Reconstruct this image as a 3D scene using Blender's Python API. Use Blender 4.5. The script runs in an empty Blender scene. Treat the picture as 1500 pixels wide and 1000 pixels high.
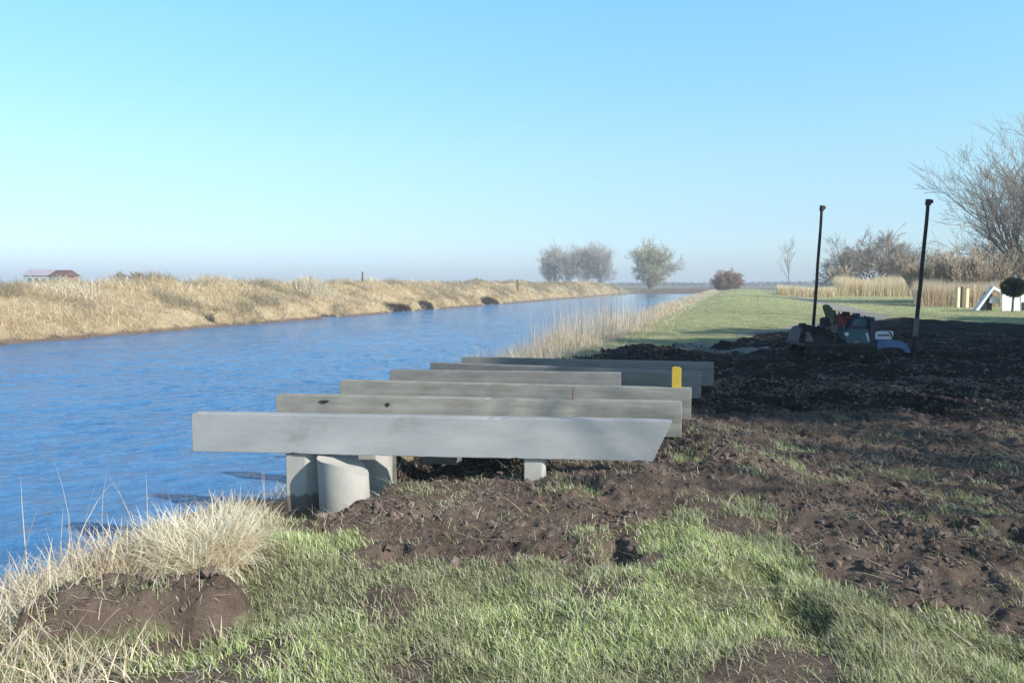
import bpy, math, random
import numpy as np
from mathutils import Vector, Matrix
R = math.radians
rng = np.random.default_rng(7)
random.seed(5)
scene = bpy.context.scene
col = scene.collection

# ---------------------------------------------------------------- camera
F = 1177.0                                  # focal length in pixels of the 1500 px wide photograph
PITCH = math.atan(85.0 / F)
CAM = Vector((0, 0, 1.7))
cd = bpy.data.cameras.new("camera"); cam = bpy.data.objects.new("camera", cd); col.objects.link(cam)
cd.sensor_width = 36; cd.lens = F / 1500 * 36; cd.clip_start = 0.05; cd.clip_end = 6000
cam.location = CAM; cam.rotation_euler = (R(90) - PITCH, 0, 0)
scene.camera = cam

# ---------------------------------------------------------------- sky, sun, exposure
SUN_EL, SUN_AZ = R(31), R(125)              # azimuth clockwise from the view direction (+Y)
world = bpy.data.worlds.new("World"); scene.world = world; world.use_nodes = True
wn = world.node_tree; wn.nodes.clear()
sky = wn.nodes.new("ShaderNodeTexSky"); sky.sky_type = 'NISHITA'; sky.sun_disc = False
sky.sun_elevation = SUN_EL; sky.sun_rotation = SUN_AZ; sky.air_density = 1.0; sky.dust_density = 0.6; sky.ozone_density = 1.0
tint = wn.nodes.new("ShaderNodeMix"); tint.data_type = 'RGBA'; tint.blend_type = 'MULTIPLY'; tint.inputs[0].default_value = 1.0
wtc = wn.nodes.new("ShaderNodeTexCoord"); wsep = wn.nodes.new("ShaderNodeSeparateXYZ"); wramp = wn.nodes.new("ShaderNodeValToRGB")
wn.links.new(wtc.outputs["Generated"], wsep.inputs[0]); wn.links.new(wsep.outputs["Z"], wramp.inputs[0])
els = wramp.color_ramp.elements
SKY_TINT = [(0.0, (0.86, 1.09, 1.68)), (0.08, (0.95, 1.12, 1.42)), (0.16, (1.14, 1.36, 1.40)), (0.34, (1.20, 1.86, 1.98)), (0.55, (0.62, 0.85, 0.95)), (1.0, (0.34, 0.46, 0.55))]
els[0].position = SKY_TINT[0][0]; els[0].color = (*SKY_TINT[0][1], 1)
els[1].position = SKY_TINT[-1][0]; els[1].color = (*SKY_TINT[-1][1], 1)
for p_, c_ in SKY_TINT[1:-1]:
    e_ = els.new(p_); e_.color = (*c_, 1)
wn.links.new(sky.outputs[0], tint.inputs[6]); wn.links.new(wramp.outputs[0], tint.inputs[7])
bg = wn.nodes.new("ShaderNodeBackground"); bg.inputs[1].default_value = 0.12
wo = wn.nodes.new("ShaderNodeOutputWorld")
az = wn.nodes.new("ShaderNodeMapRange"); az.inputs["From Min"].default_value = -.55; az.inputs["From Max"].default_value = .55; wn.links.new(wsep.outputs["X"], az.inputs[0])
azc = wn.nodes.new("ShaderNodeMix"); azc.data_type = 'RGBA'; azc.inputs[6].default_value = (.88, .92, 1, 1); azc.inputs[7].default_value = (1.0, 1.06, 1, 1); wn.links.new(az.outputs[0], azc.inputs[0])
azm = wn.nodes.new("ShaderNodeMix"); azm.data_type = 'RGBA'; azm.blend_type = 'MULTIPLY'; azm.inputs[0].default_value = 1; wn.links.new(tint.outputs[2], azm.inputs[6]); wn.links.new(azc.outputs[2], azm.inputs[7])
wn.links.new(azm.outputs[2], bg.inputs[0]); wn.links.new(bg.outputs[0], wo.inputs[0])

sd = bpy.data.lights.new("sun", 'SUN'); sun = bpy.data.objects.new("sun", sd); col.objects.link(sun)
sd.energy = 5.0; sd.angle = R(0.5); sd.color = (1.0, 0.95, 0.87)
sdir = Vector((math.sin(SUN_AZ) * math.cos(SUN_EL), math.cos(SUN_AZ) * math.cos(SUN_EL), math.sin(SUN_EL)))
sun.rotation_euler = sdir.to_track_quat('Z', 'Y').to_euler(); sun.location = (20, -20, 30)
scene.view_settings.view_transform = 'Standard'; scene.view_settings.look = 'None'
scene.view_settings.exposure = 0.29; scene.view_settings.gamma = 1

# ---------------------------------------------------------------- helpers
def ray(px, py):
    r = Vector(((px - 750) / F, math.cos(PITCH) + (500 - py) / F * math.sin(PITCH), -math.sin(PITCH) + (500 - py) / F * math.cos(PITCH)))
    return r
def P(px, py, z=0.0):                       # where the photo's pixel meets the level z
    r = ray(px, py); t = (z - CAM.z) / r.z
    return CAM + r * t
def PD(px, py, y):                          # the same at a distance y ahead
    r = ray(px, py)
    return CAM + r * (y / r.y)

def tag(o, label=None, cat=None, group=None, kind=None):
    if label: o["label"] = label
    if cat: o["category"] = cat
    if group: o["group"] = group
    if kind: o["kind"] = kind
    return o
def empty(name, loc, rz=0.0, scale=1.0):
    o = bpy.data.objects.new(name, None); col.objects.link(o)
    o.location = loc; o.rotation_euler = (0, 0, rz); o.scale = (scale,) * 3; o.empty_display_size = 0.2
    return o
def copy_tree(o, parent=None):
    c = o.copy(); col.objects.link(c); c.parent = parent
    for ch in list(o.children): copy_tree(ch, c)
    return c

def np_mesh(name, verts, faces, mat, parent=None, colors=None, smooth=False, attrs=None):
    """verts (N,3), faces (M,k) all of one size k"""
    verts = np.asarray(verts, dtype=np.float32); faces = np.asarray(faces, dtype=np.int32)
    me = bpy.data.meshes.new(name); k = faces.shape[1]; m = len(faces)
    me.vertices.add(len(verts)); me.vertices.foreach_set("co", verts.ravel())
    me.loops.add(m * k); me.loops.foreach_set("vertex_index", faces.ravel())
    me.polygons.add(m); me.polygons.foreach_set("loop_start", np.arange(0, m * k, k, dtype=np.int32))
    me.polygons.foreach_set("loop_total", np.full(m, k, dtype=np.int32))
    me.polygons.foreach_set("use_smooth", np.full(m, smooth, dtype=bool))
    if colors is not None:
        a = me.color_attributes.new("Col", 'FLOAT_COLOR', 'POINT')
        c4 = np.ones((len(verts), 4), dtype=np.float32); c4[:, :3] = colors
        a.data.foreach_set("color", c4.ravel())
    for an, av in (attrs or {}).items():
        a = me.attributes.new(an, 'FLOAT', 'POINT'); a.data.foreach_set("value", np.asarray(av, dtype=np.float32))
    me.update(calc_edges=True); me.validate()
    me.materials.append(mat)
    o = bpy.data.objects.new(name, me); col.objects.link(o); o.parent = parent
    return o

class MB:
    """collects plain shapes, builds ONE mesh"""
    def __init__(s): s.v = []; s.f = []
    def add(s, v, f):
        b = len(s.v); s.v += [tuple(x) for x in v]; s.f += [tuple(i + b for i in q) for q in f]; return s
    def prism(s, pts, a, axis='y'):         # outline pts (2-D) extruded between a[0] and a[1]
        n = len(pts)
        def mk(p, t): return {'y': (p[0], t, p[1]), 'x': (t, p[0], p[1]), 'z': (p[0], p[1], t)}[axis]
        v = [mk(p, a[0]) for p in pts] + [mk(p, a[1]) for p in pts]
        f = [tuple(range(n)), tuple(range(2 * n - 1, n - 1, -1))] + [(i, i + n, (i + 1) % n + n, (i + 1) % n) for i in range(n)]
        return s.add(v, f)
    def box(s, x0, x1, y0, y1, z0, z1):
        return s.prism([(x0, z0), (x1, z0), (x1, z1), (x0, z1)], (y0, y1))
    def tube(s, p, q, r0, r1=None, n=10):
        p = Vector(p); q = Vector(q); r1 = r0 if r1 is None else r1
        d = (q - p).normalized(); a = d.orthogonal().normalized(); b = d.cross(a)
        v = []
        for c, r in ((p, r0), (q, r1)):
            for i in range(n):
                t = 2 * math.pi * i / n; v.append(c + (a * math.cos(t) + b * math.sin(t)) * r)
        f = [(i, (i + 1) % n, (i + 1) % n + n, i + n) for i in range(n)] + [tuple(range(n - 1, -1, -1)), tuple(range(n, 2 * n))]
        return s.add(v, f)
    def build(s, name, mat, parent=None, bevel=0.0, smooth=False, subd=0):
        me = bpy.data.meshes.new(name); me.from_pydata(s.v, [], s.f); me.update()
        import bmesh
        bm = bmesh.new(); bm.from_mesh(me); bmesh.ops.recalc_face_normals(bm, faces=bm.faces)
        if bevel: bmesh.ops.bevel(bm, geom=list(bm.edges), offset=bevel, segments=2, affect='EDGES', clamp_overlap=True)
        bm.to_mesh(me); bm.free()
        if smooth:
            for p_ in me.polygons: p_.use_smooth = True
            try: me.set_sharp_from_angle(angle=R(35))
            except Exception: pass
        me.materials.append(mat)
        o = bpy.data.objects.new(name, me); col.objects.link(o); o.parent = parent
        return o

# numpy value noise, smooth and tileless
def _hash(ix, iy, seed):
    n = (ix.astype(np.int64) * 374761393 + iy.astype(np.int64) * 668265263 + seed * 1274126177) & 0xffffffff
    n = ((n ^ (n >> 13)) * 1274126177) & 0xffffffff
    return ((n ^ (n >> 16)) & 0xffff) / 65535.0
def vnoise(x, y, s, seed=0):
    x = np.asarray(x, float) / s; y = np.asarray(y, float) / s
    c, sn = math.cos(seed * 1.7 + .5), math.sin(seed * 1.7 + .5); x, y = x * c - y * sn, x * sn + y * c
    ix = np.floor(x); iy = np.floor(y); fx = x - ix; fy = y - iy
    fx = fx * fx * fx * (fx * (fx * 6 - 15) + 10); fy = fy * fy * fy * (fy * (fy * 6 - 15) + 10)
    a = _hash(ix, iy, seed); b = _hash(ix + 1, iy, seed); c_ = _hash(ix, iy + 1, seed); d = _hash(ix + 1, iy + 1, seed)
    return (a + (b - a) * fx) * (1 - fy) + (c_ + (d - c_) * fx) * fy
def fbm(x, y, s, o=4, seed=0, g=0.5):
    t = 0; w = 1; n = 0
    for k in range(o):
        t = t + w * vnoise(x, y, s / 2 ** k, seed + k * 13); n += w; w *= g
    return t / n
def sstep(a, b, x):
    t = np.clip((x - a) / (b - a), 0, 1); return t * t * (3 - 2 * t)

def poly_sd(x, y, poly):                    # signed distance, inside positive
    d = np.full(np.shape(x), 1e9); ins = np.zeros(np.shape(x), bool); n = len(poly)
    for i in range(n):
        ax, ay = poly[i]; bx, by = poly[(i + 1) % n]
        ex, ey = bx - ax, by - ay; t = np.clip(((x - ax) * ex + (y - ay) * ey) / (ex * ex + ey * ey), 0, 1)
        d = np.minimum(d, np.hypot(x - ax - t * ex, y - ay - t * ey))
        c = ((ay > y) != (by > y)) & (x < (bx - ax) * (y - ay) / (by - ay + 1e-12) + ax); ins ^= c
    return np.where(ins, d, -d)
def line_d(x, y, pts):
    d = np.full(np.shape(x), 1e9)
    for (ax, ay), (bx, by) in zip(pts[:-1], pts[1:]):
        ex, ey = bx - ax, by - ay; t = np.clip(((x - ax) * ex + (y - ay) * ey) / (ex * ex + ey * ey), 0, 1)
        d = np.minimum(d, np.hypot(x - ax - t * ex, y - ay - t * ey))
    return d

# ---------------------------------------------------------------- the lie of the land
WATER = -0.9
AR, AL = R(15.5), R(16.8)
def uR(x, y): return (x + 4.4) * math.cos(AR) - (y - 7.4) * math.sin(AR)       # metres inland from the near bank's waterline
def uL(x, y): return -((x + 21.7) * math.cos(AL) - (y - 34) * math.sin(AL))    # metres beyond the far bank's waterline
def W(l): return [tuple(P(a, b)[:2]) for a, b in l]
MUD = W([(395, 745), (420, 790), (500, 792), (560, 812), (640, 815), (700, 838), (790, 812), (860, 838), (945, 838), (960, 775),
         (1010, 738), (1090, 745), (1150, 800), (1210, 835), (1300, 885), (1400, 905), (1500, 955), (1900, 1000), (2000, 520),
         (1700, 478), (1500, 476), (1340, 466), (1230, 468), (1170, 482), (1040, 505), (900, 512), (700, 560), (500, 640)])
MOUND = W([(25, 950), (60, 905), (150, 882), (270, 878), (365, 888), (360, 905), (290, 918), (170, 922), (60, 945)])
PATH = [(0.6, 14), (3.5, 18), (7.6, 25), (13, 33), (18.7, 42), (22.8, 57), (40, 118), (70, 230)]
GPATCH = [(*P(850, 722)[:2], .28), (*P(1120, 650)[:2], .5), (*P(1425, 735)[:2], .22), (*P(1230, 610)[:2], .5), (*P(1050, 700)[:2], .25),
          (*P(1330, 700)[:2], .2), (*P(1190, 700)[:2], .3)]
PITS = [(*P(1385, 770)[:2], .13, .16), (*P(1490, 790)[:2], .14, .18), (*P(905, 806)[:2], .13, .12), (*P(575, 806)[:2], .10, .10),
        (*P(1240, 690)[:2], .12, .12), (*P(770, 765)[:2], .09, .07), (*P(1170, 900)[:2], .16, .10), (*P(1110, 840)[:2], .15, .10),
        (*P(700, 760)[:2], .07, .06), (*P(620, 735)[:2], .06, .05), (*P(1360, 600)[:2], .35, .15), (*P(1150, 590)[:2], .3, .12)]

def masks(x, y):
    wob = (fbm(x, y, .8, 5, 3, .65) - .5) * 1.3
    near = y < 45
    mud = np.zeros(np.shape(x)); mound = np.zeros(np.shape(x))
    sdm = poly_sd(x, y, MUD); mud = sstep(-.10, .16, sdm + wob * .55 * sstep(0, 6, 7 - np.abs(y - 7) * 0))
    for gx, gy, gr in GPATCH:
        d = np.hypot((x - gx), (y - gy) * .6) + wob * .55
        mud = mud * (1 - .75 * sstep(gr * 1.1, gr * .2, d) * sstep(.42, .6, fbm(x, y, .22, 3, 87)))
    sdo = poly_sd(x, y, MOUND); mound = sstep(-.06, .05, sdo + wob * .22)
    mud = np.where(near, mud, 0); mound = np.where(near, mound, 0)
    path = sstep(1.25, .75, line_d(x, y, PATH) + wob * .7) * (y > 19) * (1 - .75 * sstep(.35, .55, fbm(x, y, 1.5, 3, 93)) * sstep(40, 30, y))
    return mud, mound, path, sdm

EROS = []
for px, er in ((468, 1.9), (476, 1.3), (570, 2.0), (588, 1.6), (620, 2.2), (706, 2.4), (720, 2.2), (300, .9)):
    k_ = (px - 750) / F; # solve uL(k*y, y) = 1.3 along the photo column
    y_ = (-1.3 - 21.7 * math.cos(AL) - 34 * math.sin(AL)) / (k_ * math.cos(AL) - math.sin(AL))
    EROS.append((k_ * y_, y_, er))

def shade_peat_mask(x, y):  # shade painted dark into trench, bowl and far mud; dark peat in the notches
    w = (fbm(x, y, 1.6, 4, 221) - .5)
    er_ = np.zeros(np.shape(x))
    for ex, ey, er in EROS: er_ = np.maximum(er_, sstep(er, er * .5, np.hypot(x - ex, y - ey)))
    far_ = sstep(10.2, 12.2, y + w * 3 + .15 * (x - 2)) * sstep(46, 30, y) * sstep(.6, 2, uR(x, y))  # painted shade over the far mud where the tree shadows fall
    tr = sstep(-2.75, -2.2, x) * sstep(.7, .1, x) * sstep(6.95, 7.15, y) * sstep(12, 11, y)  # painted shade in the trench under the beams
    bo = sstep(.55, .35, np.hypot(x + 2.0, (y - 6.75)))  # painted shade in the hollow by the square pile
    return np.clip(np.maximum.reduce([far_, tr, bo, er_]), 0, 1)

def height(x, y, detail=True):
    x = np.asarray(x, float); y = np.asarray(y, float)
    ur = uR(x, y); ul = uL(x, y)
    ur = ur + (fbm(x, y, 2.5, 3, 5) - .5) * .7 - .75 * sstep(6.2, 7.6, y) * sstep(14, 11, y) * sstep(2.6, 1.6, ur)
    mud, mound, path, sdm = masks(x, y)
    right = -2.2 + 1.3 * sstep(-5, 0, ur) + .9 * sstep(0, 2.75, ur)
    ridge = .45 * sstep(2.5, 6, ur) * sstep(15, 8, ur) * sstep(28, 60, y)
    right = right + ridge + (fbm(x, y, 9, 3, 8) - .5) * .25 * sstep(3, 8, ur) * sstep(8, 18, y)
    left = -2.2 + 1.3 * sstep(-4, 0, ul) + 1.0 * sstep(0, 1.2, ul) + 1.55 * sstep(.4, 6.5, ul) - .9 * sstep(8, 20, ul)
    lump = (fbm(x, y, 2.2, 4, 21) - .5) * .9 + (fbm(x, y, 14, 2, 31) - .5) * .5
    left = left + lump * sstep(0, 1.5, ul) * sstep(30, 12, ul)
    for (ex, ey, er) in EROS:
        left = left - .75 * sstep(er, er * .6, np.hypot(x - ex, y - ey))
    h = np.where(ul > ur, left, right)
    far = sstep(203, 212, y + (fbm(x, y, 12, 2, 77) - .5) * 5)
    h = h * (1 - far) + (-.25 + (fbm(x, y, 60, 3, 12) - .5) * .5) * far
    # the foreground, dug over
    pit = sstep(-2.5, -2.0, x) * sstep(.25, -.35, x + (fbm(x, y, .4, 3, 9) - .5) * .3) * sstep(6.95, 7.25, y + (fbm(x, y, .5, 3, 4) - .5) * .25) * sstep(15, 11, y)
    h = h - .68 * pit * sstep(1.2, 2.2, ur)
    h = h + .20 * np.exp(-((x + .55) / .75) ** 2 - ((y - 8.15) / .22) ** 2) * (y > 7) + .12 * np.exp(-((x + .2) / .5) ** 2 - ((y - 9.3) / .3) ** 2)
    h = h - .42 * sstep(.40, .2, np.hypot((x + 2.02) * .9, (y - 6.7) * 1.0)) 
    h = h + .20 * np.exp(-((x - 1.95) / .55) ** 2 - ((y - 7.9) / 1.9) ** 2) + .10 * np.exp(-((x - 1.2) / .5) ** 2 - ((y - 6.55) / .35) ** 2)
    h = h + .08 * np.exp(-((x - .35) / .9) ** 2 - ((y - 6.55) / .3) ** 2)
    h = h + .04 * mound + .15 * mound * fbm(x, y, .42, 4, 61, .6) + .05 * mound * (np.abs(fbm(x, y, .12, 3, 67, .7) - .5) * 2)
    for (hx, hy, hr, hd) in PITS:
        h = h - hd * sstep(hr * 1.2, hr * .35, np.hypot(x - hx, (y - hy) * .8) + (fbm(x, y, .25, 2, 41) - .5) * hr * .9)
    m = np.clip(mud + mound, 0, 1) * sstep(.2, 1.5, ur)
    cl = fbm(x, y, .34, 4, 50, .6); cl2 = np.abs(fbm(x, y, .16, 3, 51) - .5) * 2
    crumb = fbm(x, y, .11, 3, 57, .75); gate = sstep(.30, .65, fbm(x, y, .8, 2, 59))
    h = h + m * ((cl - .5) * .13 - (cl2 - .25) * .025 + (crumb - .5) * (.035 + .055 * gate) + (vnoise(x, y, .03, 63) - .5) * .014) * sstep(34, 14, y) + m * (fbm(x, y, 1.3, 3, 58) - .5) * (.16 + .22 * sstep(10, 14, y)) + m * (fbm(x * .45 + y * .3, y, .9, 3, 64) - .5) * .22 * sstep(11, 16, y)
    lipz = sstep(-1.45, -1.2, x) * sstep(.45, .15, x) * sstep(6.0, 6.4, y) * sstep(7.15, 7.0, y)
    h = h * (1 - lipz) + (-.03 + (h - .0) * .35) * lipz
    bowl = sstep(.95, .35, np.hypot((x + 1.75) * 1.25, (y - 6.85) * .85))
    h = h - .38 * bowl
    h = h + (1 - m) * (fbm(x, y, .45, 3, 71) - .5) * .10 * sstep(1, 3, ur) * sstep(24, 10, y)
    h = h + (1 - m) * (ul < ur) * (fbm(x, y, 1.1, 3, 72) - .5) * .16 * sstep(.5, 2, ur) * sstep(70, 15, y)
    return h

def axis(lo, a, b, hi, fine, growth=1.06, cap=25):
    mid = list(np.arange(a, b, fine)); r = []; s = fine; t = b
    while t < hi: r.append(t); s = min(s * growth, cap); t += s
    r.append(hi); l = []; s = fine; t = a - fine
    while t > lo: l.append(t); s = min(s * growth, cap); t -= s
    l.append(lo)
    return np.array(l[::-1] + mid + r)

# ---------------------------------------------------------------- materials
def nodes(mat): return mat.node_tree.nodes, mat.node_tree.links
def new_mat(name, base=(.5, .5, .5), rough=.8, spec=.3, metal=0):
    m = bpy.data.materials.new(name); m.use_nodes = True
    b = m.node_tree.nodes["Principled BSDF"]; b.inputs["Base Color"].default_value = (*base, 1)
    b.inputs["Roughness"].default_value = rough; b.inputs["Specular IOR Level"].default_value = spec; b.inputs["Metallic"].default_value = metal
    return m
def noisy(name, c0, c1, scale=4, rough=.8, spec=.3, bump=.0, detail=6, stretch=(1, 1, 1), metal=0, c2=None):
    m = new_mat(name, c0, rough, spec, metal); n, l = nodes(m); b = n["Principled BSDF"]
    tc = n.new("ShaderNodeTexCoord"); mp = n.new("ShaderNodeMapping"); mp.inputs["Scale"].default_value = stretch
    tx = n.new("ShaderNodeTexNoise"); tx.inputs["Scale"].default_value = scale; tx.inputs["Detail"].default_value = detail; tx.inputs["Roughness"].default_value = .65
    rp = n.new("ShaderNodeValToRGB"); rp.color_ramp.elements[0].color = (*c0, 1); rp.color_ramp.elements[1].color = (*c1, 1)
    rp.color_ramp.elements[0].position = .32; rp.color_ramp.elements[1].position = .68
    if c2: e = rp.color_ramp.elements.new(.5); e.color = (*c2, 1)
    l.new(tc.outputs["Object"], mp.inputs[0]); l.new(mp.outputs[0], tx.inputs[0]); l.new(tx.outputs[0], rp.inputs[0]); l.new(rp.outputs[0], b.inputs["Base Color"])
    if bump:
        bp = n.new("ShaderNodeBump"); bp.inputs["Strength"].default_value = bump; bp.inputs["Distance"].default_value = .02
        t2 = n.new("ShaderNodeTexNoise"); t2.inputs["Scale"].default_value = scale * 6; t2.inputs["Detail"].default_value = 5
        l.new(mp.outputs[0], t2.inputs[0]); l.new(t2.outputs[0], bp.inputs["Height"]); l.new(bp.outputs[0], b.inputs["Normal"])
    return m
def blade_mat(name, trans=.25, rough=.7):
    m = bpy.data.materials.new(name); m.use_nodes = True; n, l = nodes(m); b = n["Principled BSDF"]
    at = n.new("ShaderNodeAttribute"); at.attribute_name = "Col"; l.new(at.outputs["Color"], b.inputs["Base Color"])
    b.inputs["Roughness"].default_value = rough; b.inputs["Specular IOR Level"].default_value = .2
    tr = n.new("ShaderNodeBsdfTranslucent"); l.new(at.outputs["Color"], tr.inputs[0])
    mx = n.new("ShaderNodeMixShader"); mx.inputs[0].default_value = trans
    l.new(b.outputs[0], mx.inputs[1]); l.new(tr.outputs[0], mx.inputs[2]); l.new(mx.outputs[0], n["Material Output"].inputs[0])
    return m
M_blade = blade_mat("grass_blades"); M_straw = blade_mat("straw", .3)

# ground: attributes mud / path / dry drive the mix, noise breaks it up
mg = bpy.data.materials.new("ground"); mg.use_nodes = True; n, l = nodes(mg); b = n["Principled BSDF"]
b.inputs["Roughness"].default_value = .95; b.inputs["Specular IOR Level"].default_value = .1
tc = n.new("ShaderNodeTexCoord")
def nz(scale, detail=6, rough=.6):
    t = n.new("ShaderNodeTexNoise"); t.inputs["Scale"].default_value = scale; t.inputs["Detail"].default_value = detail; t.inputs["Roughness"].default_value = rough
    l.new(tc.outputs["Object"], t.inputs[0]); return t
def ramp(t, stops):
    r = n.new("ShaderNodeValToRGB"); e = r.color_ramp.elements
    e[0].position, e[0].color = stops[0][0], (*stops[0][1], 1); e[1].position, e[1].color = stops[-1][0], (*stops[-1][1], 1)
    for p_, c_ in stops[1:-1]: q = e.new(p_); q.color = (*c_, 1)
    l.new(t.outputs[0], r.inputs[0]); return r
def mixc(fac, a, c):
    m = n.new("ShaderNodeMix"); m.data_type = 'RGBA'; l.new(fac, m.inputs[0]); l.new(a, m.inputs[6]); l.new(c, m.inputs[7]); return m.outputs[2]
brk = nz(9, 8, .75)
def attr(name):
    a = n.new("ShaderNodeAttribute"); a.attribute_name = name
    if name == "far": return a.outputs["Fac"]
    ad = n.new("ShaderNodeMath"); ad.operation = 'ADD'; l.new(a.outputs["Fac"], ad.inputs[0]); l.new(brk.outputs[0], ad.inputs[1])
    mr = n.new("ShaderNodeMapRange"); mr.interpolation_type = 'SMOOTHSTEP'; mr.inputs["From Min"].default_value = .86; mr.inputs["From Max"].default_value = 1.14
    l.new(ad.outputs[0], mr.inputs[0]); return mr.outputs[0]
mudc = ramp(nz(5, 10, .7), [(.3, (.060, .043, .034)), (.5, (.165, .120, .094)), (.7, (.285, .220, .175))])
mudd = ramp(nz(1.1, 8, .7), [(.38, (.10, .070, .058)), (.55, (.220, .160, .128)), (.7, (.27, .235, .19))])
mm = n.new("ShaderNodeMix"); mm.data_type = 'RGBA'; mm.inputs[0].default_value = .5; l.new(mudc.outputs[0], mm.inputs[6]); l.new(mudd.outputs[0], mm.inputs[7])
grc = ramp(nz(3.0, 9, .7), [(.3, (.10, .10, .055)), (.5, (.19, .19, .10)), (.7, (.36, .32, .21))])
dry = ramp(nz(1.6, 9, .75), [(.3, (.22, .16, .09)), (.5, (.42, .33, .20)), (.7, (.55, .45, .30))])
pth = ramp(nz(2.5, 8, .7), [(.3, (.22, .20, .18)), (.7, (.42, .38, .34))])
farc = ramp(nz(.05, 6, .6), [(.35, (.16, .13, .08)), (.5, (.22, .20, .11)), (.65, (.20, .13, .09))])
pale = ramp(nz(.9, 8, .7), [(.3, (.24, .26, .12)), (.5, (.36, .37, .19)), (.7, (.50, .45, .28))])
c = mixc(attr("pasture"), grc.outputs[0], pale.outputs[0]); c = mixc(attr("dry"), c, dry.outputs[0]); c = mixc(attr("far"), c, farc.outputs[0])
shade_peat = ramp(nz(4, 8, .7), [(.3, (.008, .007, .007)), (.5, (.022, .018, .017)), (.72, (.075, .060, .050))])  # near-black tone of the painted shade and the eroded peat
mudmix = mixc(attr("shade_peat"), mm.outputs[2], shade_peat.outputs[0])
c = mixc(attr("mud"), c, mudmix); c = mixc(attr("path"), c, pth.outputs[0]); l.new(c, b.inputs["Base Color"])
bp = n.new("ShaderNodeBump"); bp.inputs["Strength"].default_value = .9; bp.inputs["Distance"].default_value = .045
l.new(nz(38, 8, .7).outputs[0], bp.inputs["Height"]); l.new(bp.outputs[0], b.inputs["Normal"])

# ---------------------------------------------------------------- ground sheet
gx = axis(-1500, -3.3, 6.2, 1500, .022, 1.035, 30); gy = axis(-200, 3.0, 11.5, 2600, .022, 1.02, 30)
X, Y = np.meshgrid(gx, gy); Z = height(X, Y)
mud, mound, path, sdm = masks(X, Y)
ur, ul = uR(X, Y), uL(X, Y)
leftside = ul > ur
dry_m = np.where(leftside, sstep(-1, .5, ul) * sstep(40, 15, ul), sstep(3.3, 2.2, ur + (fbm(X, Y, .8, 3, 91) - .5) * 1.2) * (Y > 3) )
dry_m = np.clip(dry_m, 0, 1)
ero = np.zeros_like(X)
for ex, ey, er in EROS: ero = np.maximum(ero, sstep(er, er * .5, np.hypot(X - ex, Y - ey)))
edge = np.where(leftside, sstep(.55, .15, ul) * .8, sstep(1.0, .2, ur))
soil = sstep(.60, .68, fbm(X, Y, .5, 4, 97)) * .8 * (Y < 12) * ~leftside
mudA = np.clip(np.maximum.reduce([mud, np.sqrt(mound), ero, edge, soil]), 0, 1)
ny, nx = X.shape; idx = np.arange(ny * nx).reshape(ny, nx)
faces = np.stack([idx[:-1, :-1], idx[:-1, 1:], idx[1:, 1:], idx[1:, :-1]], -1).reshape(-1, 4)
ground = np_mesh("ground", np.stack([X, Y, Z], -1).reshape(-1, 3), faces, mg, smooth=True,
                 attrs={"mud": mudA.ravel(), "path": path.ravel(), "pasture": sstep(12, 18, Y).ravel(), "shade_peat": shade_peat_mask(X, Y).ravel(), "dry": dry_m.ravel(), "far": sstep(150, 260, np.hypot(X, Y)).ravel()})
tag(ground, kind="structure")
print("ground", X.shape)

# ---------------------------------------------------------------- water
mw = new_mat("water", (.070, .215, .44), .10, .5); n, l = nodes(mw); b = n["Principled BSDF"]; b.inputs["IOR"].default_value = 1.33
tc = n.new("ShaderNodeTexCoord"); mp = n.new("ShaderNodeMapping"); mp.inputs["Scale"].default_value = (1, 1.7, 1); mp.inputs["Rotation"].default_value = (0, 0, .5)
l.new(tc.outputs["Object"], mp.inputs[0])
t1 = n.new("ShaderNodeTexNoise"); t1.inputs["Scale"].default_value = 3.0; t1.inputs["Detail"].default_value = 6; t1.inputs["Roughness"].default_value = .6
t2 = n.new("ShaderNodeTexNoise"); t2.inputs["Scale"].default_value = .25; t2.inputs["Detail"].default_value = 3
l.new(mp.outputs[0], t1.inputs[0]); l.new(mp.outputs[0], t2.inputs[0])
bp = n.new("ShaderNodeBump"); bp.inputs["Strength"].default_value = 1.0; bp.inputs["Distance"].default_value = .30
mlt = n.new("ShaderNodeMath"); mlt.operation = 'MULTIPLY'; l.new(t1.outputs[0], mlt.inputs[0]); l.new(t2.outputs[0], mlt.inputs[1])
sx = n.new("ShaderNodeSeparateXYZ"); l.new(tc.outputs["Object"], sx.inputs[0])
mr_ = n.new("ShaderNodeMapRange"); mr_.inputs["From Min"].default_value = 45; mr_.inputs["From Max"].default_value = 150; mr_.inputs["To Min"].default_value = 1; mr_.inputs["To Max"].default_value = .06
l.new(sx.outputs["Y"], mr_.inputs[0]); l.new(mr_.outputs[0], bp.inputs["Strength"])
l.new(mlt.outputs[0], bp.inputs["Height"]); l.new(bp.outputs[0], b.inputs["Normal"])
wx_ = axis(-62, -10, 3, 92, .10, 1.03, 6); wy_ = axis(-60, 5.5, 22, 232, .10, 1.02, 6)
WX, WY = np.meshgrid(wx_, wy_); ca, sa = math.cos(.5), math.sin(.5); RX, RY = WX * ca + WY * sa, -WX * sa + WY * ca
gust = .5 + .6 * sstep(.3, .7, fbm(WX * .5, WY, 5, 3, 211))
WZ = WATER + gust * ((fbm(RX * .75, RY, .45, 3, 201) - .5) * .070 + (fbm(RX * .8, RY, .22, 2, 205) - .5) * .034 + (fbm(RX * .5, RY, 1.6, 2, 207) - .5) * .05) * sstep(110, 30, np.hypot(WX, WY))
idx = np.arange(WX.size).reshape(WX.shape); wf = np.stack([idx[:-1, :-1], idx[:-1, 1:], idx[1:, 1:], idx[1:, :-1]], -1).reshape(-1, 4)
tag(np_mesh("canal_water", np.stack([WX, WY, WZ], -1).reshape(-1, 3), wf, mw, smooth=True), kind="structure")

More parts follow.
